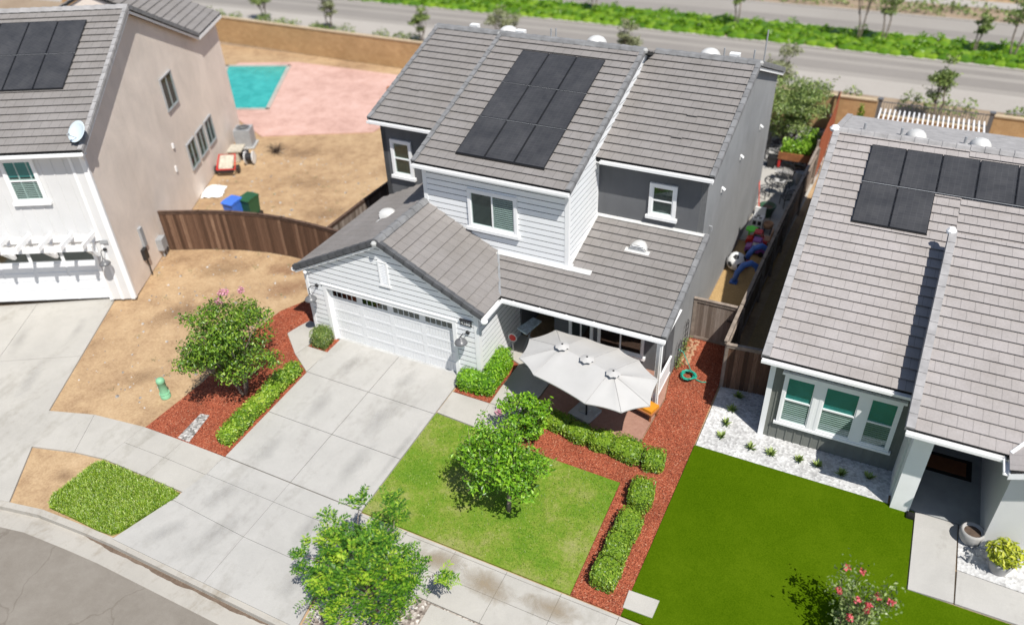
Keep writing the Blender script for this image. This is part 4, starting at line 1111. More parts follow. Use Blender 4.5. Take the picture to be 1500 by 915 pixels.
gutter(H, (X0-.19, 2.483, zc(2.483)-.03), (X1+.18, 2.483, zc(2.483)-.03), (0, -1, 0), GT)
gutter(H, (WG+.30, YE, ZE-.03), (12.32, YE, ZE-.03), (0, -1, 0), GT, brackets=6)
gutter(H, (WG+.265, -.2, ZE-.03), (WG+.265, YE-.12, ZE-.03), (1, 0, 0), GT)
gutter(H, (-.265, -.2, ZE-.03), (-.265, YW, ZE-.03), (-1, 0, 0), GT)
gutter(H, (-.2, 15.95, 5.9), (XR+.2, 15.95, 5.9), (0, 1, 0), GT)
b = MB(); b.smooth = True; b.lathe((WG+.36, -.2, ZE-.08), [(0, -.09), (.09, -.06), (.12, 0), (.09, .06), (0, .09)], 10); b.build('gutter_elbow', M['trim'], H)
b = MB()
v0, v1 = V3((6.0, YC-.02, zp(YC)+.07)), V3((WG+.275, YE-.02, ZE+.06)); d = (v1-v0).normalized()
b.obox((v0+v1)/2, (v1-v0)/2, V3((0, 0, 1)).cross(d).normalized()*.035, d.cross(V3((0, 0, 1)).cross(d).normalized())*.012)
b.build('valley_flashing', M['alu'], H)
b = MB()
b.obox((X0+4.2, YC-.09, zp(YC-.09)+.075), ((X1-X0)/2-1.3+.5, 0, 0), (0, .1, .027), (0, -.004, .012)); b.obox((X1+.05, YC-.05, zp(YC-.05)+.078), (.13, 0, 0), (0, .15, .04), (0, -.004, .012))
b.obox(((X1+12.3)/2, YW-.06, zp(YW-.06)+.075), ((12.3-X1)/2, 0, 0), (0, .07, .019), (0, -.004, .012)); b.obox((X1+.06, (YC+YW)/2, zp((YC+YW)/2)+.072), (0, (YW-YC)/2, (YW-YC)/2*PP), (-.05, 0, 0), (0, -.004, .012))
b.each('base_flashing', M['trim_dirty'], H)
# porch post and beam
b = MB(); b.box(12.02, 12.17, 1.24, 1.39, .03, 2.66); b.build('porch_post', M['trim'], H)
b = MB(); b.box(6.9, 12.2, 1.2, 1.4, 2.48, 2.66); b.build('porch_beam', M['stucco'], H)
b = MB(); b.tube([(12.21, 1.14, 2.62), (12.21, 1.14, .1), (12.21, 1.02, .05)], .03, 6); b.build('downspout', M['trim'], H)
# windows
window(H, (5.0, YC-.034, 4.1), (1, 0, 0), (0, -1, 0), 1.77, 1.36, 'slide', .1, split=(5.0-5.0+.92, 1.62))
window(H, (.38, YW, 3.97), (1, 0, 0), (0, -1, 0), .9, 1.42, 'hung', .11, blind=False)
window(H, (10.27, YW, 4.38), (1, 0, 0), (0, -1, 0), .9, 1.14, 'hung', .11, blind=False)
window(H, (9.58, YF, .5), (1, 0, 0), (0, -1, 0), 1.6, 1.45, 'slide', .07, blind=False, glass='glass_dark')
window(H, (8.55, YF, .55), (1, 0, 0), (0, -1, 0), .86, 1.4, 'slide', .07, blind=False, glass='glass_dark')
# little wall hoods and pipes on the long side wall
for y, z, k in ((9.97, 4.6, 0), (7.35, 4.55, 0), (13.3, 4.45, 0)):
    b = MB(); b.prism([(XR, y-.07, z), (XR, y+.07, z), (XR, y+.07, z+.17), (XR, y-.07, z+.17)], (.03, 0, 0)); b.obox((XR+.07, y, z+.12), (.05, 0, -.035), (0, .075, 0), (.004, 0, .007))
    b.each('wall_vent', M['white'], H)
b = MB(); b.tube([(XR, 6.1, 3.9), (XR+.09, 6.1, 3.9), (XR+.09, 6.1, 3.72)], .022, 7); b.build('wall_pipe', M['grey'], H)

def dome_vent(parent, base, V, N, r=.27, louvre=True, name='roof_vent'):
    """eyebrow vent: half-round hood tapering up the slope, with louvres in its mouth"""
    base, V, N = V3(base), V3(V).normalized(), V3(N).normalized(); U = V.cross(N)
    b = MB(); b.smooth = True; rows = 6; n = 10; vs = []; fs = []
    for j in range(rows+1):
        t = j/rows; k = math.sqrt(max(0, 1-t*t))*.98+.02
        for i in range(n+1):
            a = math.pi*i/n; vs.append(base+V*(t*r*1.5)+U*(math.cos(a)*r*k)+N*(.05+math.sin(a)*r*.85*k))
    for j in range(rows):
        for i in range(n): fs.append((j*(n+1)+i, j*(n+1)+i+1, (j+1)*(n+1)+i+1, (j+1)*(n+1)+i))
    b.add(vs, fs); b.smooth = False
    b.obox(base-V*.04+N*.055, U*(r*1.35), V*.10, N*.012)
    o = b.build(name, M['trim_dirty'], parent)
    if louvre:
        b = MB(); b.poly([base+V*.012+U*(math.cos(math.pi*i/n)*r*.93)+N*(.05+math.sin(math.pi*i/n)*r*.8) for i in range(n+1)]); b.build('vent_mouth', M['dark'], o)
        b = MB()
        for k in range(4):
            h = r*.85*(k+.7)/4.5; w = r*math.sqrt(max(.02, 1-(h/(r*.85))**2))*.95
            b.obox(base+N*(.05+h)-V*.012, U*w, V*.016-N*.004, N*.011)
        b.build('louvre', M['trim'], o)
    return o
n_p = V3((0, -PP, 1)).normalized(); v_p = V3((0, 1, PP)).normalized()
dome_vent(H, (10.37, 4.05, zp(4.05)+.0), v_p, n_p, .30)
n_l = V3((-PG, 0, 1)).normalized(); v_l = V3((1, 0, PG)).normalized()
dome_vent(H, (1.9, 2.4, ZE+PG*(1.9+.265)), v_l, n_l, .30)
nb = V3((0, .346, 1)).normalized(); vb = V3((0, -1, .346)).normalized()
for x, zz, y in ((6.68, zc(YR), YR+.62),):
    dome_vent(H, (x, y, zz-.346*(y-YR)), vb, nb, .37)
for x in (2.62, 10.45): dome_vent(H, (x, YR3+.6, zw(YR3)-.354*.6), vb, nb, .37)
b = MB()
for x, y, z0, h in ((5.05, YR+.3, zc(YR)-.1, .42), (5.22, YR+.35, zc(YR)-.12, .45), (11.0, YR3+.25, zw(YR3)-.1, .42), (12.0, YR3+.3, zw(YR3)-.1, .45), (11.9, YR3+3, 6.9, 1.35)):
    b.tube([(x, y, z0), (x, y, z0+h)], .028, 7)
b.each('vent_pipe', M['grey'], H)
b = MB()
for x, y, z0 in ((1.25, YR3+.35, zw(YR3)+.06), (3.85, YR+.3, zc(YR)+.06), (11.35, YR3+.35, zw(YR3)+.06)): b.box(x-.17, x+.17, y-.12, y+.12, z0-.2, z0+.09)
b.each('roof_jack', M['white'], H)

def solar(name, label, pan, plane, parentless=True):
    """pan: list of (u0, u1, v0, v1); plane(u, v, h) gives the point h above the roof"""
    P = [plane(u, v, 0) for u in (pan[0][0], pan[0][1]) for v in (pan[0][2], pan[0][3])]
    c = sum(P, V3())/4
    t = thing(name, label, 'solar panels', c)
    for (u0, u1, v0, v1) in pan:
        b = MB(); g = .012
        def blk(a0, a1, b0, b1, h0, h1):
            lo = [plane(a0, b0, h0), plane(a1, b0, h0), plane(a1, b1, h0), plane(a0, b1, h0)]
            hi = [plane(a0, b0, h1), plane(a1, b0, h1), plane(a1, b1, h1), plane(a0, b1, h1)]
            b.add(lo+hi, [(3, 2, 1, 0), (4, 5, 6, 7), (0, 1, 5, 4), (1, 2, 6, 5), (2, 3, 7, 6), (3, 0, 4, 7)])
        blk(u0+g, u1-g, v0+g, v1-g, .085, .125); b.m = 1
        for q in ((u0+g, u0+g+.02, v0+g, v1-g), (u1-g-.02, u1-g, v0+g, v1-g), (u0+g+.02, u1-g-.02, v0+g, v0+g+.02), (u0+g+.02, u1-g-.02, v1-g-.02, v1-g)): blk(*q, .124, .128)
        b.build('solar_panel', [M['solar'], M['solar_edge']], t)
    b = MB()
    us = sorted({round(p[0], 3) for p in pan}); 
    u0 = min(p[0] for p in pan); v0 = min(p[2] for p in pan); u1 = max(p[1] for p in pan if p[2] == v0); u0b = min(p[0] for p in pan if p[2] == v0)
    lo = [plane(u0b, v0-.012, .03), plane(u1, v0-.012, .03), plane(u1, v0+.01, .03), plane(u0b, v0+.01, .03)]; hi = [plane(u0b, v0-.012, .115), plane(u1, v0-.012, .115), plane(u1, v0+.01, .115), plane(u0b, v0+.01, .115)]
    b.add(lo+hi, [(3, 2, 1, 0), (4, 5, 6, 7), (0, 1, 5, 4), (1, 2, 6, 5), (2, 3, 7, 6), (3, 0, 4, 7)])
    b.build('skirt', M['solar_edge'], t)
    b = MB()
    vs = sorted({p[2] for p in pan})[1:]
    for v in vs:
        uu = [p for p in pan if p[2] == v]
        a0, a1 = min(p[0] for p in uu), max(p[1] for p in uu)
        lo = [plane(a0, v-.012, .118), plane(a1, v-.012, .118), plane(a1, v+.012, .118), plane(a0, v+.012, .118)]
        b.poly(lo)
    for p in pan:
        for uu in (p[0]+.25, p[1]-.25):
            lo = plane(uu, p[2]+.3, .0); hi = plane(uu, p[2]+.3, .09); b.tube([lo, hi], .02, 5)
    b.build('rail', M['alu'], t)
    return t
nC = V3((0, -.346, 1)).normalized()
pc = lambda u, v, h: V3((u, v, zc(v)))+nC*h
cw = (7.57-4.47)/3; rw = (8.15-3.1)/3
solar('solar_array', 'black nine panel solar array on the middle roof of the two storey house', [(4.47+cw*i, 4.47+cw*(i+1), 3.1+rw*j, 3.1+rw*(j+1)) for j in range(3) for i in range(3)], pc)

# ------------------------------------------------------------------ left house
def LB3(): return MB(LX)
LH = thing('left_house', 'beige and white two storey house cut off by the left edge of the photo', 'house', LX((-4, 6, 0)))
zlf = lambda bb: 6.25+.439*(bb+.35)
b = LB3(); b.prism([(0, .15, 0), (0, 16.28, 0), (0, 16.28, 6.1), (0, 12.8, 6.12), (0, 6.35, 9.03), (0, .15, 6.25)][::-1], (-.2, 0, 0)); b.build('side_wall', M['beige'], LH)
b = LB3(); b.box(-12, -5.86, 0, .15, 0, 6.15); b.box(-5.86, -.95, 0, .15, 2.2, 6.15); b.box(-.95, -.0, 0, .15, 0, 6.15); b.box(-12, -.2, 16.0, 16.28, 0, 6.1)
b.each('front_wall', M['panel'], LH)
b = LB3()
k = 0; a = -.75
while a > -9:
    b.box(a-.025, a+.025, -.02, 0, 2.5, 6.1); a -= .42
b.build('batten', M['panel'], LH)
b = LB3(); b.box(-.13, .03, -.035, 0, 0, 6.1); b.box(0, .035, 0, .13, 0, 6.15); b.box(-.52, -.42, -.03, 0, 0, 6.1)
b.each('corner_trim', M['trim'], LH)
b = LB3(); b.box(-5.86, -.95, .1, .15, .02, 2.2)
lg = b.build('garage_door', M['door'], LH)
b = LB3()
for r in range(4):
    for c in range(4):
        a0 = -.95-1.2275*(c+1); b.box(a0+.05, a0+1.18, .08, .1, .05+r*.42, .05+r*.42+.37)
b.build('door_panels', M['door'], lg)
for c in range(4):
    a0 = -.95-1.2275*(c+1); b = LB3(); b.box(a0+.08, a0+1.15, .07, .1, 1.78, 2.12); b.build('door_window', M['glass_dark'], lg)
    b = LB3(); b.box(a0+.09, a0+1.14, .078, .0995, 1.79, 2.11); b.build('window_backing', M['dark'], lg)
b = LB3(); b.box(-.95, -.83, -.04, .1, 0, 2.3); b.box(-5.86, -.95, -.04, .1, 2.2, 2.32); b.build('door_frame', M['trim'], LH)
pg = thing('garage_pergola', 'white timber pergola over the left garage door', 'pergola', LX((-3.4, -.4, 2.8)))
b = LB3(); b.box(-6.4, -.45, -.78, -.66, 2.62, 2.82); b.box(-6.4, -.45, -.06, 0, 2.62, 2.82); b.each('beam', M['trim'], pg)
for k in range(8):
    a = -.62-k*.78
    b = LB3(); b.obox((a, -.5, 2.92), (.045, 0, 0), (0, .56, 0), (0, 0, .09)); b.build('rafter', M['trim'], pg)
for k in range(4):
    a = -.72-k*1.56
    b = LB3(); b.prism([(a-.05, 0, 2.0), (a-.05, -.12, 2.0), (a-.05, -.72, 2.62), (a-.05, -.56, 2.62), (a-.05, -.1, 2.16), (a-.05, -.1, 2.62), (a-.05, 0, 2.62)], (.1, 0, 0)); b.build('bracket', M['trim'], pg)
b = LB3(); b.box(-.52, -.22, -.06, -.03, 2.5, 2.64); b.build('number_plaque', M['grey'], LH)
barn_lamp(LH, -.42, 2.25, -.45, -.33, 1.82, LX)
window(LH, (-2.92, -.0, 4.3), (1, 0, 0), (0, -1, 0), 1.2, 1.66, 'hung', .11, xf=LX, upper=.95)
for b0, w, z0, h in ((7.7, 1.35, 4.46, 1.42), (8.5, 1.1, 1.32, 1.26), (9.85, 1.1, 1.32, 1.26), (11.2, 1.1, 1.32, 1.26)):
    window(LH, (0, b0, z0), (0, 1, 0), (1, 0, 0), w, h, 'slide', .045, sill=False, blind=False, xf=LX, frame_mat='grey')
pts = lambda L: [LX(p) for p in L]
uL = LX((1, 0, 0))-LX((0, 0, 0)); vL = LX((0, 1, 0))-LX((0, 0, 0))
ZLR = 9.19
tile_roof('front_roof', pts([(-12, -.35, 6.25), (.25, -.35, 6.25), (.25, 6.35, ZLR), (-12, 6.35, ZLR)]), uL, LH, ME, .36)
tile_roof('rear_roof', pts([(-12, 12.9, 6.21), (.25, 12.9, 6.21), (.25, 6.35, ZLR), (-12, 6.35, ZLR)]), uL, LH, ME, .36)
tile_roof('wing_roof', pts([(.28, 12.86, 6.22), (.28, 16.6, 6.22), (-4.4, 16.6, 8.35), (-4.4, 12.86, 8.35)]), vL, LH, ME, .36)
tile_roof('wing_roof', pts([(-9, 12.86, 6.22), (-9, 16.6, 6.22), (-4.4, 16.6, 8.35), (-4.4, 12.86, 8.35)]), vL, LH, ME, .36)
b = LB3(); b.prism([(.2, 12.95, 6.1), (-9, 12.95, 6.1), (-4.4, 12.95, 8.2)], (0, .1, 0)); b.build('wing_gable', M['beige'], LH)
rake_tiles(LH, LX((.25, -.35, 6.28)), LX((.25, 6.35, ZLR+.03)), uL, M['cap2']); rake_tiles(LH, LX((.25, 12.9, 6.24)), LX((.25, 6.35, ZLR+.03)), uL, M['cap'])
ridge_caps(LH, LX((-12, 6.35, ZLR+.04)), LX((.25, 6.35, ZLR+.04)), M['cap2'])
b = LB3()
slope_board((.2, -.35, 6.2), (.2, 6.35, ZLR-.04), .03, .18, (1, 0, 0)); slope_board((.2, 12.9, 6.17), (.2, 6.35, ZLR-.04), .03, .18, (1, 0, 0))
slope_board((.28, 16.6, 6.18), (-4.4, 16.6, 8.3), .03, .18, (0, 1, 0)); slope_board((.26, 12.88, 6.18), (.26, 16.58, 6.18), .03, .16, (1, 0, 0))
b.box(-12, .2, -.3, 0, 6.02, 6.05)
b.each('fascia', M['trim'], LH)
gutter(LH, LX((-12, -.35, 6.2)), LX((.25, -.35, 6.2)), -vL, M['trim'])
b = LB3(); b.tube([(.06, -.3, 6.1), (.06, -.06, 5.8), (.06, -.06, .1)], .035, 6); b.build('downspout', M['trim'], LH)
b = LB3(); b.box(0, .1, 1.85, 2.1, 1.2, 2.0); b.build('meter_box', M['grey'], LH)
b = LB3(); b.box(0, .14, 1.55, 1.85, .75, 1.2); b.tube([(.08, 1.7, .75), (.08, 1.7, 0)], .03, 6); b.build('meter', M['black'], LH)
b = LB3(); b.box(0, .25, 2.95, 3.4, .35, .85); b.tube([(.12, 3.1, .4), (.12, 3.1, 0)], .04, 6); b.tube([(.14, 3.3, .4), (.14, 3.3, 0)], .03, 6); b.build('gas_meter', M['grey'], LH)
b = LB3(); b.box(0, .06, 6.75, 6.85, 2.1, 2.35); b.box(0, .07, 7.1, 7.22, 3.05, 3.25); b.each('wall_vent', M['white'], LH)
sp = lambda u, v, h: LX((u, v, zlf(v)))+(LX((0, -.439, 1))-LX((0, 0, 0))).normalized()*h
solar('solar_array', 'black solar array on the roof of the house at the left edge', [(-1.08-1.08*(i+1), -1.08-1.08*i, 2.33+1.66*j, 2.33+1.66*(j+1)) for j in range(2) for i in range(6)], sp)
dt = thing('satellite_dish', 'pale satellite dish at the eave corner of the left house', 'dish', LX((.12, .1, 6.45)))
b = LB3(); b.smooth = True
ax = V3((-.35, -.62, .62)).normalized()
b.lathe((.16, .02, 6.78), [(0, 0), (.15, .012), (.28, .045), (.38, .09), (.385, .085), (.28, .03), (.15, -.005), (0, -.02)], 22, ax)
b.build('reflector', M['dish'], dt)
b = LB3(); b.tube([(.16, .06, 6.70), (.12, .15, 6.45)], .025, 6); b.tube([(.16, -.02, 6.55), (.0, -.35, 6.85)], .012, 5); b.obox((0, -.36, 6.87), (.03, 0, 0), (0, .05, 0), (0, 0, .03)); b.build('mast', M['grey'], dt)

# ------------------------------------------------------------------ right house
RH = thing('right_house', 'green grey single storey house with tall pale tiled roof cut off by the right edge', 'house', (19, 8, 0))
RX, RY, SR = 15.3, 1.36, .332
zr = lambda y: 3.1+SR*(y-1.02)
YRR = 10.1; ZRR = zr(YRR)
zb = lambda y: ZRR-.285*(y-YRR)
b = MB(); b.box(RX, 19.3, RY, RY+.15, 0, 3.0); b.prism([(RX, RY+.15, 0), (RX, 15.2, 0), (RX, 15.2, 4.5), (RX, YRR, ZRR-.15), (RX, RY+.15, 3.05)], (.2, 0, 0))
b.build('board_wall', M['batten'], RH)
b = MB(); b2 = MB()
x = RX+.28
while x < 19.0:
    if 15.6 < x < 18.85: b.box(x-.02, x+.02, RY-.022, RY, .0, .66); b2.box(x-.02, x+.02, RY-.022, RY, 2.58, 2.95)
    else: b.box(x-.02, x+.02, RY-.022, RY, .0, 2.95)
    x += .235
b.build('batten', M['batten'], RH); b2.build('batten', M['batten'], RH)
b = MB(); b.box(RX-.03, RX+.12, RY-.04, RY, 0, 2.95); b.box(RX-.035, RX, RY, RY+.12, 0, 2.95); b.each('corner_trim', M['trim'], RH)
for i, (x0, w) in enumerate(((15.7, .92), (16.72, 1.06), (17.88, .86))):
    window(RH, (x0, RY-.002, .74), (1, 0, 0), (0, -1, 0), w, 1.76, 'hung', .085, sill=False, upper=.86, blind=True)
b = MB(); b.box(15.62, 18.82, RY-.11, RY, 2.5, 2.58); b.box(15.64, 18.80, RY-.10, RY, .66, .74); b.box(16.62, 16.72, RY-.07, RY, .74, 2.5); b.box(17.78, 17.88, RY-.07, RY, .74, 2.5); b.each('window_trim', M['trim'], RH)
T2 = M['tile2']
tile_roof('front_roof', [(RX-.25, 1.02, 3.1), (19.1, 1.02, 3.1), (19.1, YRR, ZRR), (RX-.25, YRR, ZRR)], (1, 0, 0), RH, T2, .36)
tile_roof('front_roof', [(19.1, 1.5, zr(1.5)), (30, 1.5, zr(1.5)), (30, YRR, ZRR), (19.1, YRR, ZRR)], (1, 0, 0), RH, T2, .36)
tile_roof('rear_roof', [(RX-.25, 15.5, zb(15.5)), (30, 15.5, zb(15.5)), (30, YRR, ZRR), (RX-.25, YRR, ZRR)], (1, 0, 0), RH, M['cap2'], .36)
zpr = lambda y: 3.78+SR*(y-1.02)
tile_roof('porch_roof', [(18.77, -.56, zpr(-.56)), (30, -.56, zpr(-.56)), (30, 5.72, zpr(5.72)), (18.91, 5.72, zpr(5.72))], (1, 0, 0), RH, T2, .36)
rake_tiles(RH, (18.77, -.56, zpr(-.56)+.03), (18.91, 5.72, zpr(5.72)+.03), (-1, 0, 0), M['cap2'], .4, .2)
rake_tiles(RH, (RX-.25, 1.02, 3.13), (RX-.25, YRR, ZRR+.03), (-1, 0, 0), M['cap2'], .4, .2)
rake_tiles(RH, (RX-.25, 15.5, zb(15.5)+.03), (RX-.25, YRR, ZRR+.03), (-1, 0, 0), M['cap2'], .4, .2)
ridge_caps(RH, (RX-.25, YRR, ZRR+.04), (30, YRR, ZRR+.04), M['cap2'])
b = MB(); b.lathe((18.92, 5.74, zpr(5.72)+.1), [(0, -.12), (.13, -.08), (.14, 0), (.08, .09), (0, .12)], 8); b.lathe((RX-.27, YRR-.03, ZRR+.08), [(0, -.1), (.15, -.08), (.17, 0), (.1, .09), (0, .12)], 8); b.each('ridge_mortar', M['trim'], RH)
b = MB()
slope_board((RX-.22, 1.02, 3.06), (RX-.22, YRR, ZRR-.04), .03, .16, (-1, 0, 0)); slope_board((18.80, -.56, zpr(-.56)-.03), (18.94, 5.72, zpr(5.72)-.03), .03, .18, (-1, 0, 0)); slope_board((RX-.22, 15.5, zb(15.5)-.04), (RX-.22, YRR, ZRR-.04), .03, .16, (-1, 0, 0))
b.box(RX-.2, 19, 1.05, RY, 2.92, 2.95); b.each('fascia', M['trim'], RH)
gutter(RH, (RX-.27, 1.02, 3.06), (18.86, 1.02, 3.06), (0, -1, 0), M['trim']); gutter(RH, (18.77, -.56, zpr(-.56)-.04), (20.9, -.56, zpr(-.56)-.04), (0, -1, 0), M['trim'])
# porch: column, floor, recessed entry
b = MB(); b.prism([(18.98, .43, zr(.43)-.2), (18.98, 5.6, zr(5.6)-.1), (18.98, 5.6, zpr(5.6)-.1), (18.98, .43, zpr(.43)-.1)], (.08, 0, 0)); b.prism([(18.98, 5.6, zr(5.6)-.1), (30, 5.6, zr(5.6)-.1), (30, 5.6, zpr(5.6)-.1), (18.98, 5.6, zpr(5.6)-.1)], (0, .08, 0)); b.each('cheek_wall', M['panel'], RH)
b = MB(); b.box(18.9, 21.2, -.52, .42, 3.08, 3.11); b.build('soffit', M['trim'], RH)
b = MB(); b.box(19.06, 19.52, -.02, .42, 0, 3.08); b.build('porch_column', M['trim'], RH)
b = MB(); b.box(19.52, 21.2, .0, .4, 2.75, 3.08); b.build('porch_beam', M['panel'], RH)
b = MB(); b.box(19.06, 21.25, .12, 3.4, -.05, .045); b.build('porch_floor', M['porch_floor'], RH)
b = MB(); b.box(19.0, 19.2, .43, 3.4, 0, 2.95); b.box(19.2, 21.25, 3.4, 3.6, 0, 3.3); b.build('entry_wall', M['panel'], RH)
b = MB(); b.box(19.6, 20.6, 3.33, 3.4, .05, 2.2); fd2 = b.build('front_door', M['matbrown'], RH)
b = MB(); b.tube([(20.5, 3.3, 1.05), (20.5, 3.26, 1.05), (20.4, 3.26, 1.05)], .015, 6); b.build('handle', M['alu'], fd2)
b = MB(); b.box(21.22, 30, -.42, -.2, 0, 3.2); b.box(21.22, 21.42, -.2, 3.4, 0, 3.15); b.each('stucco_wall', M['panel'], RH)
zgb = lambda x: 3.25+.45*(x-20.96)
tile_roof('gable_roof', [(20.96, -1.10, 3.27), (24.5, -1.10, zgb(24.5)+.02), (24.5, 4.1, zgb(24.5)+.02), (20.96, -.52, 3.27)], (0, 1, 0), RH, M['tile2'], .36)
gutter(RH, (20.96, -1.10, 3.23), (20.96, -.64, 3.23), (-1, 0, 0), M['trim'])
b = MB(); slope_board((20.96, -1.08, 3.21), (24.5, -1.08, zgb(24.5)-.04), .03, .17, (0, -1, 0)); b.obox((22.73, 1.84, zgb(22.73)+.11), (1.77, 2.37, .80), (-.03, .025, 0), (0, -.003, .012)); b.each('gable_trim', M['trim'], RH)
nR = V3((0, -SR, 1)).normalized()
pr = lambda u, v, h: V3((u, v, zr(v)))+nR*h
solar('solar_array', 'black stepped solar array on the pale roof of the right house', [(16.28+1.05*i, 16.28+1.05*(i+1), 6.25, 7.9) for i in range(2)]+[(16.28+1.05*i, 16.28+1.05*(i+1), 7.92, 9.57) for i in range(8)], pr)
nbk = V3((0, .285, 1)).normalized(); vbk = V3((0, -1, .285)).normalized()
for x in (17.5, 19.4): dome_vent(RH, (x, YRR+.75, zb(YRR+.75)), vbk, nbk, .33)
b = MB()
for x in (17.05, 18.95, 15.9): b.tube([(x, YRR+.8, zb(YRR+.8)), (x, YRR+.8, zb(YRR+.8)+.3)], .04, 7)
b.each('vent_pipe', M['grey'], RH)
pc2 = thing('patio_cover', 'white slatted patio cover behind the right house', 'patio cover', (18.3, 19, 0))
for k in range(22):
    x = 16.0+k*.205; b = MB(); b.box(x, x+.055, 15.7, 22.4, 2.42, 2.56); b.build('rafter', M['trim'], pc2)
b = MB(); b.box(15.9, 20.5, 20.6, 20.72, 2.28, 2.42); b.box(15.9, 20.5, 16.2, 16.32, 2.28, 2.42)
for x in (16, 20.3):
    for y in (20.61, 16.21): b.box(x, x+.1, y, y+.1, 0, 2.28)
b.each('post', M['trim'], pc2)

# ------------------------------------------------------------------ fences and garden walls
def fence(name, label, line, h, mat, railmat, rail_side=1, cap=True, z=gz, group=None, cat='fence', hs=None):
    """board fence along a polyline: one skin of boards, posts, rails and a cap"""
    t = thing(name, label, cat, (line[0][0], line[0][1], z(line[0][1])), group)
    b = MB(); rl = MB(); cp = MB(); po = MB(); u0 = 0
    for i in range(len(line)-1):
        a, c = V3((*line[i], z(line[i][1]))), V3((*line[i+1], z(line[i+1][1]))); L = (c-a).length; d = (c-a)/L; n = V3((d.y, -d.x, 0))
        w = .145; k = 0; m = max(1, round(L/w)); w = L/m
        for k in range(m):
            p = a+d*(w*(k+.5)); hh = h+rnd.uniform(-.012, .012)
            X, Y, Z = d*(w/2-.003), n*.009, V3((0, 0, hh/2))
            if X.cross(Y).dot(Z) < 0: Y = -Y
            u = u0+w*k+.01; q = p+V3((0, 0, hh/2))
            vs = [q+sa*X+sb*Y+sc_*Z for sc_ in (-1, 1) for sb in (-1, 1) for sa in (-1, 1)]
            fs = [(0, 2, 3, 1), (4, 5, 7, 6), (0, 1, 5, 4), (2, 6, 7, 3), (0, 4, 6, 2), (1, 3, 7, 5)]
            uvs = []
            uu = {0: u, 1: u+w*.9}
            for f in fs: uvs.append([(uu[j & 1], 0 if j < 4 else hh) for j in f])
            b.add(vs, fs, uvs)
        for zz in (.3, h-.35):
            q = (a+c)/2+V3((0, 0, zz))+n*.035*rail_side; X, Y, Z = d*(L/2), n*.022, V3((0, 0, .045))
            if X.cross(Y).dot(Z) < 0: Y = -Y
            rl.obox(q, X, Y, Z)
        if cap:
            q = (a+c)/2+V3((0, 0, h+.03)); X, Y, Z = d*(L/2+.02), n*.055, V3((0, 0, .018))
            if X.cross(Y).dot(Z) < 0: Y = -Y
            cp.obox(q, X, Y, Z)
            q = (a+c)/2+V3((0, 0, h-.05))-n*.02*rail_side; X, Y, Z = d*(L/2), n*.01, V3((0, 0, .045))
            if X.cross(Y).dot(Z) < 0: Y = -Y
            cp.obox(q, X, Y, Z)
        np_ = max(1, round(L/2.4))
        for k in range(np_+1):
            p = a+d*(L*k/np_)+n*.07*rail_side; po.box(p.x-.045, p.x+.045, p.y-.045, p.y+.045, p.z, p.z+h-.02)
        u0 += L
    b.build('boards', mat, t); rl.each('rail', railmat, t); po.each('post', railmat, t)
    if cap: cp.each('cap', railmat, t)
    return t
fence('board_fence', 'dark brown curved board fence between the left house and the main house', [(-9.5, 2.22), (-8.0, 2.93), (-6.7, 3.42), (-5.5, 3.72), (-4.4, 3.86), (-3.2, 3.88), (-1.4, 3.84), (-.02, 3.84)], 1.78, M['fence_brown'], M['rail_brown'], -1)
fence('board_fence', 'weathered board fence running back beside the left wall of the main house', [(-2.16, 3.95), (-2.2, 6.2), (-2.15, 9.5), (-2.1, 13), (-2.1, 25.2)], 1.78, M['fence_grey'], M['rail_brown'], -1)
fence('board_fence', 'long weathered grey fence between the side yard and the right house', [(13.70, 3.0), (13.70, 5.1), (13.73, 8.2), (13.78, 12), (13.86, 15.4), (13.93, 18.6)], 1.80, M['fence_grey'], M['rail'], 1)
fence('board_fence', 'short weathered fence panel closing the gap beside the right house', [(13.75, 2.97), (15.29, 3.12)], 1.72, M['fence_brown'], M['rail'], -1)
fence('board_fence', 'rust red stained fence panel beyond the grey fence', [(13.98, 18.65), (14.02, 22), (13.95, 25.2)], 2.15, M['fence_red'], M['rail'], -1, cap=False)
gt = thing('side_gate', 'weathered board gate between the grey side wall and the long fence', 'gate', (12.9, 5.1, 0))
b = MB()
for k in range(11):
    x0 = 12.16+k*.137; hh = 1.68
    vs = [V3((x0+(.133 if i & 1 else 0), 5.1+(.02 if i & 2 else 0), hh if i & 4 else .04)) for i in range(8)]
    fs = [(0, 2, 3, 1), (4, 5, 7, 6), (0, 1, 5, 4), (2, 6, 7, 3), (0, 4, 6, 2), (1, 3, 7, 5)]
    b.add(vs, fs, [[(x0+.01+(.12 if j & 1 else 0), 1.7 if j & 4 else 0) for j in f] for f in fs])
b.build('boards', M['fence_grey'], gt)
b = MB(); b.box(12.13, 13.66, 5.07, 5.098, 1.56, 1.68); b.box(12.13, 13.66, 5.04, 5.15, 1.681, 1.71); b.box(12.15, 13.66, 5.08, 5.099, .04, .14); b.box(12.13, 12.24, 5.065, 5.0975, .04, 1.56)
b.build('frame', M['rail'], gt)
b = MB(); b.box(13.3, 13.5, 5.055, 5.068, 1.05, 1.1); b.build('latch', M['black'], gt)

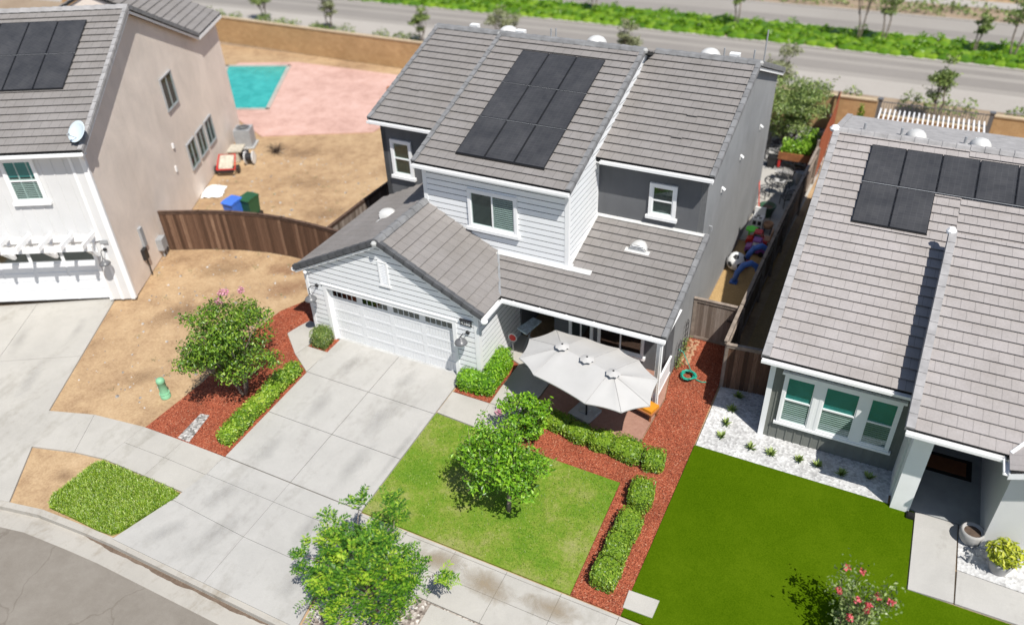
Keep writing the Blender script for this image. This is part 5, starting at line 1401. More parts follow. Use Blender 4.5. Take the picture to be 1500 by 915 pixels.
def block_wall(label, x0, x1, y, h, y1=None):
    y1 = y if y1 is None else y1
    t = thing('block_wall', label, 'wall', ((x0+x1)/2, y, 0)); b = MB()
    n = max(1, int((x1-x0)/2))
    rows = int(round(h/.2))
    a, c = V3((x0, y, 0)), V3((x1, y1, 0)); L = (c-a).length; d = (c-a)/L; nn = V3((d.y, -d.x, 0))
    b.add([a+nn*.1, c+nn*.1, c+nn*.1+V3((0, 0, h)), a+nn*.1+V3((0, 0, h)), a-nn*.1, c-nn*.1, c-nn*.1+V3((0, 0, h)), a-nn*.1+V3((0, 0, h))],
          [(0, 1, 2, 3), (5, 4, 7, 6), (4, 0, 3, 7), (1, 5, 6, 2), (3, 2, 6, 7)], [[(0, 0), (L, 0), (L, rows), (0, rows)], [(L, 0), (0, 0), (0, rows), (L, rows)], [(0, 0), (.2, 0), (.2, rows), (0, rows)], [(0, 0), (.2, 0), (.2, rows), (0, rows)], [(0, .1), (L, .1), (L, .9), (0, .9)]])
    b.build('blocks', M['block'], t)
    b = MB(); X, Y, Z = d*(L/2), nn*.14, V3((0, 0, .035))
    if X.cross(Y).dot(Z) < 0: Y = -Y
    b.obox((a+c)/2+V3((0, 0, h+.035)), X, Y, Z); b.build('coping', M['block_cap'], t)
    return t
block_wall('tan block wall behind the pool and pink deck', -45, -2.2, 25.95, 1.76, 25.5)
block_wall('tan block wall behind the main house and its side yard', -2.19, 15.75, 25.5, 1.76, 25.5)
block_wall('tan block wall at the back right edge of the photo', 20.95, 45, 25.6, 1.70, 25.6)
block_wall('low tan block wall carrying the black iron railings', 15.95, 20.75, 25.6, 1.02)
for x, lb in ((15.85, 'dark square pillar at the left end of the black iron railings'), (20.85, 'dark square pillar at the right end of the black iron railings')):
    t = thing('pillar', lb, 'pillar', (x, 25.55, 0), 'pillars of the iron railings'); b = MB(); b.box(x-.09, x+.09, 25.46, 25.64, 0, 1.85); b.build('shaft', M['lamp'], t); b = MB(); b.box(x-.13, x+.13, 25.42, 25.68, 1.85, 1.91); b.build('capstone', M['lamp'], t)
ir = thing('iron_railings', 'black iron railings on the low wall behind the right house', 'railings', (18.3, 25.6, 1))
b = MB()
x = 16.05
while x < 20.7: b.box(x-.012, x+.012, 25.588, 25.612, 1.09, 1.78); x += .12
b.build('bars', M['lamp'], ir)
b = MB(); b.box(15.94, 20.76, 25.58, 25.62, 1.70, 1.74); b.box(15.94, 20.76, 25.581, 25.619, 1.14, 1.18); b.each('rail', M['lamp'], ir)

# ------------------------------------------------------------------ things in front of the house
um = thing('patio_umbrella', 'large off white oval patio umbrella with three vents over the patio', 'umbrella', (10.35, -.05, 0))
rim = [(8.32, -.50), (9.04, -1.03), (10.88, -1.56), (11.92, -1.49), (12.55, -.92), (12.42, .24), (11.62, .86), (10.88, 1.15), (9.75, 1.25), (8.77, 1.25), (8.2, .48)]
RZ, HZ = 1.97, 2.40
hubs = [(9.52, -.02), (10.41, -.28), (11.32, -.56)]
def seg_near(p):
    best = None
    for i in range(2):
        a, c = V3(hubs[i]), V3(hubs[i+1]); d = c-a; t = max(0, min(1, (V3(p)-a).dot(d)/d.dot(d))); q = a+d*t
        if best is None or (q-V3(p)).length < (best-V3(p)).length: best = q
    return best
b = MB(); b.smooth = True; NR = len(rim); loops = []
rows = 7; seg = 6
for i in range(NR):
    p, q = V3(rim[i]), V3(rim[(i+1) % NR])
    for s_ in range(seg):
        t = s_/seg; e = p.lerp(q, t); ctr = seg_near(e); e = e.lerp(ctr, .045*4*t*(1-t)); loops.append((e, ctr, t))
vs = []; n = len(loops)
for j in range(rows+1):
    k = j/rows
    for e, c, t in loops:
        q = c.lerp(e, k); sag = -.022*math.sin(math.pi*k)*4*t*(1-t)
        z = HZ+(RZ-HZ)*(k**1.12)+sag*1.0
        vs.append((q.x, q.y, z))
fs = [(j*n+i, (j+1)*n+i, (j+1)*n+(i+1) % n, j*n+(i+1) % n) for j in range(rows) for i in range(n)]
b.add(vs, fs)
lo = [(v[0], v[1], v[2]-.09) for v in vs[rows*n:]]; k0 = len(b.v)
b.add(vs[rows*n:]+[(x, y, z-.035) for x, y, z in vs[rows*n:]], [(i, n+i, n+(i+1) % n, (i+1) % n) for i in range(n)])
cv = b.build('canopy', M['canvas'], um)
sm_ = MB()
for i in range(NR):
    sm_.tube([V3(vs[j*n+i*seg])+V3((0, 0, .004)) for j in range(rows+1)], .009, 5)
sm_.build('seams', M['seam'], cv)
for hx, hy in hubs:
    b = MB(); vs = []; m = 8
    for i in range(m*2):
        a = 6.283*i/(m*2); r = .225 if i % 2 == 0 else .195
        vs.append((hx+math.cos(a)*r, hy+math.sin(a)*r, HZ+.075-(0 if i % 2 else .015)))
    vs.append((hx, hy, HZ+.15)); b.add(vs, [(i, (i+1) % (m*2), m*2) for i in range(m*2)]); b.build('vent', M['canvas'], cv)
    b = MB(); b.lathe((hx, hy, HZ+.13), [(0, -.02), (.035, 0), (.03, .02), (0, .03)], 10); b.build('finial', M['black'], cv)
b = MB()
for i in range(NR):
    e = V3(rim[i]); c = seg_near(e); b.tube([(c.x, c.y, HZ-.03), (e.x, e.y, RZ-.012)], .012, 5)
b.tube([(*hubs[0], HZ-.05), (*hubs[2], HZ-.05)], .025, 6); b.build('rib', M['black'], um)
b = MB(); b.tube([(10.38, -.12, .1), (10.41, -.28, HZ-.02)], .032, 8)
b.build('pole', M['black'], um)
b = MB(); b.obox((10.28, .0, .09), (.36, -.09, 0), (.09, .36, 0), (0, 0, .055)); b.obox((10.28, .0, .16), (.12, -.03, 0), (.03, .12, 0), (0, 0, .03)); b.build('base', M['stone'], um)

bn = thing('patio_bench', 'low slatted bench with an orange cushion under the umbrella corner', 'bench', (11.95, .7, 0))
b = MB(); b.obox((11.88, .78, .40), (.42, -.12, 0), (.06, .20, 0), (0, 0, .05)); b.build('cushion', M['orange'], bn)
b = MB(); b.obox((11.88, .78, .325), (.46, -.13, 0), (.07, .24, 0), (0, 0, .025)); b.build('seat', M['terra'], bn)
for sx in (-1, 1):
    for sy in (-1, 1):
        b = MB(); px, py = 11.88+sx*.38+sy*.05, .78-sx*.10+sy*.18; b.box(px-.025, px+.025, py-.025, py+.025, .03, .30); b.build('leg', M['terra'], bn)
rl = thing('porch_railing', 'white picket railing between the porch post and the grey wall end', 'railing', (12.1, 2, 0))
b = MB(); b.box(12.07, 12.13, 1.42, 2.82, .80, .86); b.box(12.08, 12.12, 1.42, 2.82, .14, .19); b.each('rail', M['trim'], rl)
b = MB()
y = 1.5
while y < 2.8: b.box(12.085, 12.115, y, y+.035, .19, .80); y += .11
b.build('pickets', M['trim'], rl)
fb = thing('ironing_board', 'pale blue printed board on thin legs in the dark entry', 'board', (7.3, 2.4, 0))
b = MB(); Q = [V3(p) for p in ((7.02, 1.98, .99), (7.43, 1.83, .97), (7.62, 2.62, 1.03), (7.27, 2.70, 1.03))]
b.prism([q-V3((0, 0, .04)) for q in Q], (0, 0, .05)); b.build('board_top', M['bluegrey'], fb)
b = MB(); b.tube([(7.15, 2.1, .97), (7.45, 2.55, .04)], .014, 5); b.tube([(7.40, 2.55, .99), (7.2, 2.0, .04)], .014, 5); b.build('leg_frame', M['grey'], fb)
sg = thing('security_sign', 'small red octagonal yard sign behind the L shaped hedge', 'sign', (6.95, 1.75, 0))
b = MB(); b.tube([(6.95, 1.75, 0), (6.95, 1.75, .62)], .012, 6); b.build('stake', M['alu'], sg)
b = MB(); P8 = lambda r, y, z0: [(6.95+r*math.cos(R(22.5+45*i)), y, z0+r*math.sin(R(22.5+45*i))) for i in range(8)]
b.prism(P8(.17, 1.74, .74), (0, .012, 0)); b.build('sign_back', M['white'], sg)
b = MB(); b.prism(P8(.135, 1.731, .74), (0, .008, 0)); b.build('sign_face', M['red'], sg)
ut = thing('utility_pedestal', 'mint green utility pedestal standing on the dry dirt', 'utility box', (-2.81, -4.61, gz(-4.61)))
z0 = gz(-4.61)-.02
b = MB(); b.smooth = True; b.lathe((-2.81, -4.61, z0), [(.165, 0), (.165, .16), (.15, .17), (.135, .2), (.13, .62), (.14, .63), (.14, .70), (.12, .76), (.06, .79), (0, .795)], 20); b.build('housing', M['mint'], ut)
b = MB(); b.lathe((-2.81, -4.61, z0+.17), [(.168, 0), (.168, .03), (.13, .03)], 20); b.build('collar', M['mint'], ut)
for i, (x, y, h, lb) in enumerate(((12.22, 3.35, 1.0, 'black wire trellis against the side wall, the one nearer the hose'), (12.2, 4.2, 1.25, 'black wire trellis against the side wall, the one nearer the gate'))):
    t = thing('wire_trellis', lb, 'trellis', (x, y, 0), 'wire trellises on the side wall'); b = MB()
    for dy in (-.16, .16): b.tube([(x, y+dy, 0), (x, y+dy, h)], .011, 5)
    b.each('upright', M['black'], t); b = MB()
    for k in range(6): b.tube([(x, y-.16, h*(k+.8)/6), (x, y+.16, h*(k+.8)/6)], .009, 5)
    b.tube([(x, y-.16, h), (x, y, h+.16), (x, y+.16, h)], .009, 5); b.build('crossbar', M['black'], t)
    lv = MB(); leaves(lv, [(x+rnd.gauss(.02, .06), y+rnd.gauss(0, .16), rnd.uniform(.05, h*.5)) for _ in range(160)], .07, .3, .5, .8); lv.build('vine', M['leaf_olive'], t)
ho = thing('garden_hose', 'coiled green garden hose lying on the red mulch', 'hose', (12.72, 2.98, 0)); b = MB(); pts_ = []
for k in range(150):
    a = 6.283*k/16; r = .20+.07*math.sin(k*.37)+.02*math.sin(k*1.7); pts_.append((12.72+r*math.cos(a), 2.98+r*math.sin(a)*1.1, .05+.0011*k+.02*math.sin(k*.9)))
b.smooth = True; b.tube(pts_, .016, 6); b.build('coil', M['hose'], ho)
b = MB(); b.tube([(12.95, 2.95, .06), (13.15, 2.9, .05), (13.28, 2.96, .05)], .016, 6); b.tube([(12.72, 3.2, .1), (12.55, 3.5, .12), (12.3, 3.6, .5), (12.13, 3.62, .55)], .014, 6); b.build('loose_end', M['hose'], ho)
b = MB(); b.lathe((13.28, 2.96, .05), [(0, 0), (.02, 0), (.022, .08), (.014, .1), (0, .1)], 8, (.9, .3, 0)); b.build('nozzle', M['rust'], ho)
pb = MB()
for k in range(60): 
    x, y = rnd.uniform(12.2, 12.5), rnd.uniform(3.6, 5.0); pb.lathe((x, y, .02), [(0, -.03), (.05, -.02), (.06, .01), (.03, .04), (0, .045)], 6)
tag(pb.build('edging_stones', M['tan']), 'small tan stones along the foot of the side wall', 'stones', kind='stuff')

# ------------------------------------------------------------------ side yard things
sb = thing('soccer_ball', 'big black and white soccer ball against the grey side wall', 'ball', (12.52, 10.05, .36))
def ico(r, c):
    p = (1+5**.5)/2; V = [(-1, p, 0), (1, p, 0), (-1, -p, 0), (1, -p, 0), (0, -1, p), (0, 1, p), (0, -1, -p), (0, 1, -p), (p, 0, -1), (p, 0, 1), (-p, 0, -1), (-p, 0, 1)]
    return [V3(v).normalized() for v in V]
def ballmesh(b, c, r, n=24, m=14): b.lathe(c, [(r*math.sin(math.pi*i/m), -r*math.cos(math.pi*i/m)) for i in range(m+1)], n)
b = MB(); b.smooth = True; ballmesh(b, (12.52, 10.05, .37), .37); b.build('shell', M['white'], sb)
b = MB()
for v in ico(1, 0):
    u_ = v.orthogonal().normalized(); w_ = v.cross(u_)
    pts_ = [V3((12.52, 10.05, .37))+(v+(u_*math.cos(1.2566*i)+w_*math.sin(1.2566*i))*.36).normalized()*.376 for i in range(5)]
    b.add(pts_+[V3((12.52, 10.05, .37))+v*.380], [(i, (i+1) % 5, 5) for i in range(5)])
b.build('patches', M['black'], sb)
for (x, y, lb) in ((13.1, 9.35, 'blue plastic toy arch beside the soccer ball, the nearer of the two'), (13.2, 10.75, 'blue plastic toy arch behind the soccer ball, the farther of the two')):
    t = thing('toy_arch', lb, 'toy', (x, y, 0), 'blue toy arches in the side yard'); b = MB(); b.smooth = True
    b.tube([(x-.42, y-.22, 0), (x-.35, y-.16, .42), (x-.18, y-.05, .72), (x+.06, y+.08, .80), (x+.28, y+.2, .62), (x+.38, y+.26, .3), (x+.40, y+.28, 0)], [.10, .11, .12, .12, .12, .11, .10], 10); b.build('tube', M['blue'], t)
    b = MB(); b.box(x-.56, x-.28, y-.36, y-.08, 0, .06); b.box(x+.26, x+.54, y+.14, y+.42, 0, .06); b.each('foot', M['blue'], t)
t = thing('terracotta_pot', 'small terracotta pot between the two blue arches', 'pot', (12.85, 10.35, 0)); b = MB(); b.smooth = True; b.lathe((12.85, 10.35, 0), [(.08, 0), (.12, .22), (.14, .22), (.14, .27), (.11, .27), (.1, .2), (0, .19)], 14); b.build('pot', M['redpaint'], t); b = MB(); b.lathe((12.85, 10.35, .205), [(0, .005), (.1, 0)], 12); b.build('soil', M['soil'], t)
def toy_car(x, y, name, lab, m1, m2):
    t = thing(name, lab, 'toy car', (x, y, 0)); b = MB(); b.smooth = False
    b.prism([(x-.42, y, .12), (x+.42, y, .12), (x+.44, y, .3), (x+.2, y, .36), (x-.2, y, .36), (x-.40, y, .3)], (0, .36, 0)); b.build('body', m1, t)
    b = MB(); b.tube([(x-.16, y+.03, .36), (x-.12, y+.03, .62), (x+.16, y+.03, .62), (x+.22, y+.03, .36)], .025, 6); b.tube([(x-.16, y+.33, .36), (x-.12, y+.33, .62), (x+.16, y+.33, .62), (x+.22, y+.33, .36)], .025, 6); b.box(x-.13, x+.17, y, y+.36, .62, .66); b.build('roof', m1, t)
    b = MB(); b.box(x-.18, x+.18, y+.06, y+.30, .362, .43); b.build('seat', m2, t)
    for dx in (-.26, .26):
        for dy in (-.02, .38):
            b = MB(); b.lathe((x+dx, y+dy-.03, .11), [(0, 0), (.11, 0), (.11, .06), (0, .06)], 12, (0, 1, 0)); b.build('wheel', M['black'], t)
toy_car(12.95, 11.35, 'toy_car', 'purple plastic toy car in the side yard behind the arches', M['purple'], M['white'])
toy_car(12.85, 12.0, 'toy_car', 'dark red plastic toy car behind the purple one', M['red'], M['black'])
t = thing('toy_chair', 'tan plastic toddler chair beside the red toy car', 'toy', (13.2, 12.25, 0)); b = MB(); b.box(12.98, 13.4, 12.1, 12.5, .28, .34); b.build('seat', M['tan'], t); b = MB(); b.box(13.36, 13.42, 12.08, 12.52, .34, .72); b.build('backrest', M['tan'], t)
for sx in (13.0, 13.35):
    for sy in (12.12, 12.44): b = MB(); b.box(sx, sx+.05, sy, sy+.05, 0, .28); b.build('leg', M['tan'], t)
t = thing('toy_table', 'lime green toy table top beside the grey side wall', 'toy', (12.55, 12.5, 0)); b = MB(); b.prism([(12.55+.26*math.cos(.6+1.047*i), 12.5+.26*math.sin(.6+1.047*i), .50) for i in range(6)], (0, 0, .05)); b.build('table_top', M['lime'], t)
for k in range(3): b = MB(); a = 2.1*k; b.tube([(12.55+.15*math.cos(a), 12.5+.15*math.sin(a), .5), (12.55+.2*math.cos(a), 12.5+.2*math.sin(a), 0)], .02, 6); b.build('leg', M['lime'], t)
t = thing('toy_kitchen', 'white toy kitchen with dark patches behind the green toy table', 'toy', (12.6, 13.35, 0)); b = MB(); b.box(12.38, 12.82, 13.2, 13.7, 0, .62); b.box(12.38, 12.82, 13.62, 13.7, .62, .95); b.build('cabinet', M['white'], t); b = MB()
for dx, dz in ((.05, .1), (.25, .1), (.05, .36), (.25, .36)): b.box(12.38+dx, 12.38+dx+.14, 13.185, 13.2, dz, dz+.18)
for dx, dy in ((.06, .08), (.26, .08), (.14, .26)): b.box(12.38+dx, 12.38+dx+.12, 13.2+dy, 13.2+dy+.12, .62, .632)
b.each('panel', M['black'], t)
t = thing('toy_wagon', 'small pink and black doll pram beside the white toy kitchen', 'toy', (13.1, 13.35, 0)); b = MB(); b.smooth = True; b.lathe((13.05, 13.35, .38), [(0, -.18), (.16, -.14), (.22, 0), (.2, .1), (.16, .1), (.14, -.05), (0, -.1)], 12); b.build('basket', M['tan'], t)
for dx in (-.14, .14):
    for dy in (-.14, .14): b = MB(); b.lathe((13.05+dx-.015, 13.35+dy, .1), [(0, 0), (.1, 0), (.1, .03), (0, .03)], 10, (1, 0, 0)); b.build('wheel', M['black'], t)
b = MB(); b.tube([(13.05, 13.5, .42), (13.05, 13.75, .72)], .015, 5); b.build('handle', M['black'], t)
t = thing('garden_rake', 'red handled rake leaning on the side wall by the green pot', 'rake', (12.5, 14.2, 0)); b = MB(); b.tube([(12.62, 13.9, .02), (12.18, 14.9, 1.45)], .016, 6); b.build('handle', M['redpaint'], t); b = MB(); b.box(12.5, 12.76, 13.86, 13.9, .0, .04)
for k in range(7): b.tube([(12.51+k*.04, 13.87, .03), (12.51+k*.04, 13.80, .02)], .006, 4)
b.build('head', M['redpaint'], t)
t = thing('broom', 'second red handled broom leaning on the side wall behind the rake', 'broom', (12.3, 14.5, 0)); b = MB(); b.tube([(12.45, 14.3, .02), (12.16, 15.2, 1.4)], .014, 6); b.build('handle', M['red'], t); b = MB(); b.obox((12.46, 14.28, .07), (.14, 0, 0), (0, .03, 0), (0, 0, .07)); b.build('bristles', M['black'], t)
t = thing('planter_pot', 'dark green glazed pot on the pale patio', 'pot', (12.72, 14.75, 0)); b = MB(); b.smooth = True; b.lathe((12.72, 14.75, .03), [(.2, 0), (.29, .25), (.33, .46), (.36, .47), (.36, .52), (.31, .52), (.29, .42), (0, .40)], 18); b.build('pot', M['pot'], t); b = MB(); b.lathe((12.72, 14.75, .44), [(0, .02), (.29, 0)], 14); b.build('soil', M['soil'], t)
# round wire table with its chairs
t = thing('patio_table', 'round black wire patio table with a pale wooden tray', 'table', (12.8, 17.0, 0))
b = MB()
for r in (.62, .42, .22): b.lathe((12.75, 16.95, .66), [(r-.03, 0), (r+.03, 0), (r+.03, .02), (r-.03, .02), (r-.03, 0)], 24)
for k in range(12): a = 6.283*k/12; b.tube([(12.75+.2*math.cos(a), 16.95+.2*math.sin(a), .67), (12.75+.62*math.cos(a), 16.95+.62*math.sin(a), .67)], .02, 4)
b.build('table_top', M['black'], t)
for k in range(4): b = MB(); a = .8+1.571*k; b.tube([(12.75+.5*math.cos(a), 16.95+.5*math.sin(a), .66), (12.75+.42*math.cos(a), 16.95+.42*math.sin(a), .03)], .018, 6); b.build('leg', M['black'], t)
b = MB(); b.box(12.5, 13.02, 16.75, 17.12, .69, .72); tag(b.build('serving_tray', M['flecks']), 'pale worn tray on the round black patio table', 'tray')
def wire_chair(x, y, ang, lab):
    t = thing('patio_chair', lab, 'chair', (x, y, 0), 'wire chairs round the patio table'); ca, sa = math.cos(ang), math.sin(ang)
    P = lambda a, b_, z: (x+a*ca-b_*sa, y+a*sa+b_*ca, z)
    b = MB()
    for k in range(7): b.tube([P(-.24, -.24+.08*k, .44), P(.24, -.24+.08*k, .44)], .018, 4)
    b.tube([P(-.25, -.25, .44), P(.25, -.25, .44), P(.25, .25, .44), P(-.25, .25, .44), P(-.25, -.25, .44)], .022, 5); b.build('seat', M['black'], t)
    b = MB(); b.tube([P(-.25, -.25, .44), P(-.32, -.22, .9), P(-.34, 0, .98), P(-.32, .22, .9), P(-.25, .25, .44)], .022, 5)
    for k in range(5): b.tube([P(-.25, -.16+.08*k, .44), P(-.33, -.14+.07*k, .92)], .015, 4)
    b.build('backrest', M['black'], t)
    for sx in (-1, 1):
        for sy in (-1, 1): b = MB(); b.tube([P(.23*sx, .23*sy, .44), P(.25*sx, .25*sy, .03)], .022, 5); b.build('leg', M['black'], t)
wire_chair(12.0, 16.2, .8, 'black wire patio chair nearest the house corner'); wire_chair(13.35, 16.0, 2.1, 'black wire patio chair beside the grey fence'); wire_chair(12.9, 17.9, -1.6, 'black wire patio chair behind the round table')
t = thing('stone_bench', 'speckled stone slab bench behind the patio table', 'bench', (12.75, 18.55, 0)); b = MB(); b.box(12.3, 13.1, 18.3, 18.75, .36, .44); b.build('seat', M['pebble'], t)
for x in (12.35, 12.95): b = MB(); b.box(x, x+.1, 18.35, 18.7, .03, .36); b.build('leg', M['pebble'], t)
t = thing('garden_urn', 'grey urn in the shade beside the stone bench', 'urn', (13.5, 18.4, 0)); b = MB(); b.smooth = True; b.lathe((13.45, 18.3, .03), [(.14, 0), (.17, .05), (.12, .1), (.23, .3), (.25, .45), (.19, .56), (.21, .6), (.15, .6), (.13, .5), (0, .45)], 16); b.build('body', M['potgrey'], t); b = MB(); b.lathe((13.45, 18.3, .5), [(0, .02), (.14, 0)], 10); b.build('soil', M['soil'], t)
t = thing('raised_planter', 'raised wooden planter box on red legs filled with lettuce', 'planter', (12.8, 20.1, 0)); b = MB(); b.box(12.15, 13.65, 19.75, 20.5, .45, .80); b.build('box', M['terra'], t)
for x in (12.18, 13.5):
    for y in (19.78, 20.38): b = MB(); b.box(x, x+.11, y, y+.1, .02, .45); b.build('leg', M['red'], t)
lv = MB(); leaves(lv, [(rnd.uniform(12.2, 13.55), rnd.uniform(19.8, 20.45), .8+abs(rnd.gauss(0, .22))) for _ in range(1500)], .14, .35, .5, .7)
tag(lv.build('lettuce_plants', M['leaf_lettuce']), 'bright green lettuce growing in the raised planter', 'lettuce')
t = thing('storage_bin', 'small black bin at the foot of the raised planter', 'bin', (11.95, 19.9, 0)); b = MB(); b.prism([(11.75, 19.6, .02), (12.08, 19.6, .02), (12.12, 19.6, .5), (11.71, 19.6, .5)], (0, .4, 0)); b.build('body', M['black'], t); b = MB(); b.box(11.69, 12.14, 19.57, 20.03, .5, .55); b.build('lid', M['black'], t)
t = thing('grill', 'black covered grill against the back corner of the house', 'grill', (11.4, 20.6, 0)); b = MB(); b.box(11.0, 11.5, 20.4, 21.3, .5, .85); b.build('body', M['black'], t); b = MB(); b.smooth = True; b.prism([(11.0, 20.4, .85), (11.5, 20.4, .85), (11.45, 20.4, 1.02), (11.25, 20.4, 1.12), (11.05, 20.4, 1.02)], (0, .9, 0)); b.build('hood', M['black'], t)
for x in (11.02, 11.42):
    for y in (20.42, 21.2): b = MB(); b.box(x, x+.06, y, y+.06, .02, .5); b.build('leg', M['black'], t)

# ------------------------------------------------------------------ left back yard things
def bin_(x, y, lab, m):
    t = thing('wheelie_bin', lab, 'bin', (x, y, 0), 'wheelie bins in the left yard'); b = MB()
    b.add([V3((x+sx*(.24 if z == 0 else .29), y+sy*(.28 if z == 0 else .34), .06 if z == 0 else .92)) for z in (0, 1) for sy in (-1, 1) for sx in (-1, 1)], [(0, 2, 3, 1), (4, 5, 7, 6), (0, 1, 5, 4), (2, 6, 7, 3), (0, 4, 6, 2), (1, 3, 7, 5)])
    b.build('body', m, t); b = MB(); b.prism([(x-.31, y-.38, .92), (x-.31, y+.36, .95), (x-.31, y+.34, 1.04), (x-.31, y-.2, 1.03), (x-.31, y-.38, .97)], (.62, 0, 0)); b.build('lid', m, t)
    for dx in (-.29, .25): b = MB(); b.lathe((x+dx, y+.27, .12), [(0, 0), (.12, 0), (.12, .05), (0, .05)], 12, (1, 0, 0)); b.build('wheel', M['black'], t)
    b = MB(); b.tube([(x-.22, y+.41, .98), (x+.22, y+.41, .98)], .018, 6); b.build('handle', m, t)
bin_(-8.65, 5.35, 'blue wheelie bin behind the brown fence', M['binblue']); bin_(-8.2, 5.9, 'green wheelie bin behind the brown fence', M['bingreen'])
def local(a, b_): q = LX((a, b_, 0)); return q.x, q.y
ac = thing('air_conditioner', 'grey air conditioner beside the back of the left house', 'air conditioner', (*local(.75, 14.3), 0)); b = LB3(); b.box(.35, 1.2, 13.9, 14.75, .06, .98); b.build('cabinet', M['grey'], ac)
b = LB3(); b.lathe((.775, 14.325, .985), [(.36, 0), (.38, .03), (.34, .03), (.34, 0)], 18)
for k in range(8): a = .785*k; b.tube([(.775, 14.325, 1.0), (.775+.35*math.cos(a), 14.325+.35*math.sin(a), 1.0)], .01, 4)
b.build('fan_guard', M['alu'], ac); b = LB3(); b.lathe((.775, 14.325, .982), [(0, .003), (.34, .003)], 18); b.build('fan_well', M['dark'], ac); b = LB3(); b.box(.25, 1.3, 13.8, 14.85, 0, .06); b.build('slab', M['stone'], ac)
t = thing('generator', 'white pool pump box with a black motor in front of the air conditioner', 'pump', (*local(.8, 12.6), 0)); b = LB3(); b.box(.45, .95, 12.2, 13.0, 0, .55); b.box(.42, 1.15, 12.15, 13.05, .55, .62); b.build('housing', M['cream'], t); b = LB3(); b.smooth = True; b.lathe((1.0, 12.6, .28), [(0, 0), (.2, 0), (.22, .1), (.2, .34), (0, .36)], 14, (1, 0, 0)); b.build('motor', M['black'], t)
t = thing('hand_truck', 'red framed trailer holding a pale board beside the left house', 'trailer', (*local(.7, 11.1), 0)); b = LB3(); b.tube([(.25, 10.7, .3), (.25, 11.5, .75), (1.05, 11.5, .75), (1.15, 10.7, .3), (.25, 10.7, .3)], .045, 6); b.build('frame', M['red'], t)
b = LB3(); b.obox((.68, 11.1, .53), (.34, 0, 0), (0, .36, .2), (0, -.01, .018)); b.build('board', M['cream'], t)
for a0 in (.12, 1.22): b = LB3(); b.lathe((a0-.04, 11.0, .2), [(0, 0), (.2, 0), (.2, .09), (0, .09)], 14, (1, 0, 0)); b.build('wheel', M['black'], t)
b = LB3(); b.box(.25, 1.1, 10.6, 10.7, .18, .3); b.build('bumper', M['black'], t)
t = thing('cable_spool', 'white reel with black windings right of the red trailer', 'reel', (*local(1.6, 12.0), 0)); b = LB3()
for a0 in (1.35, 1.75): b.lathe((a0, 12.0, .33), [(0, 0), (.33, 0), (.33, .035), (0, .035)], 16, (1, 0, 0))
b.each('flange', M['white'], t); b = LB3(); b.lathe((1.38, 12.0, .33), [(.22, 0), (.22, .38)], 14, (1, 0, 0)); b.build('winding', M['black'], t)
t = thing('tumbleweed', 'heap of dry brown twigs beside the air conditioner', 'twigs', (*local(2.6, 13.2), 0)); b = LB3()
for k in range(70):
    a, e = rnd.uniform(0, 6.28), rnd.uniform(.1, 1.2); b.tube([(2.6, 13.2, .05), (2.6+.4*math.cos(a)*math.cos(e), 13.2+.4*math.sin(a)*math.cos(e), .1+.3*math.sin(e)), (2.6+.75*math.cos(a+.2)*math.cos(e), 13.2+.75*math.sin(a+.2)*math.cos(e), .05+.5*math.sin(e))], [.012, .008, .004], 4)
b.build('twigs', M['bark_dark'], t)
t = thing('plastic_bag', 'crumpled white plastic sheet by the wall of the left house', 'plastic sheet', (*local(.55, 8.9), 0)); b = LB3(); b.smooth = False; vs = []; 
for j in range(9):
    for i in range(9):
        x_, y_ = (i-4)/4, (j-4)/4; r_ = math.hypot(x_, y_); vs.append((.55+x_*.5+rnd.gauss(0, .03), 8.9+y_*.6+rnd.gauss(0, .03), max(.01, .34*(1-r_*.9)+rnd.gauss(0, .06))))
b.add(vs, [(j*9+i, j*9+i+1, (j+1)*9+i+1, (j+1)*9+i) for j in range(8) for i in range(8)]); b.build('sheet', M['white'], t)
t = thing('patio_sofa', 'tan outdoor sofa half hidden by the roof on the pink deck', 'sofa', (-9.4, 20.0, 0)); b = MB(); b.box(-10.4, -8.6, 19.4, 20.2, .1, .45); b.build('seat', M['tan'], t); b = MB(); b.box(-10.4, -8.6, 20.2, 20.4, .1, .85); b.build('backrest', M['terra'], t); b = MB(); b.box(-10.2, -8.8, 19.45, 20.15, .45, .55); b.build('cushion', M['white'], t)
t = thing('patio_grill_table', 'dark low table behind the tan sofa on the pink deck', 'table', (-9.4, 22.0, 0)); b = MB(); b.box(-10.2, -8.6, 21.6, 22.3, .55, .62); b.build('table_top', M['bark'], t)
for x in (-10.15, -8.72):
    for y in (21.65, 22.17): b = MB(); b.box(x, x+.08, y, y+.08, .02, .55); b.build('leg', M['bark'], t)
t = thing('pool_slide', 'pale pool ladder and fittings at the near corner of the pool', 'pool ladder', (-20.5, 17, 0)); b = MB()
for dx in (0, .5): b.tube([(-20.2+dx, 15.6, 0), (-20.2+dx, 15.7, .8), (-20.0+dx, 16.3, .85), (-19.9+dx, 16.5, 0)], .03, 6)
b.build('rail', M['alu'], t)

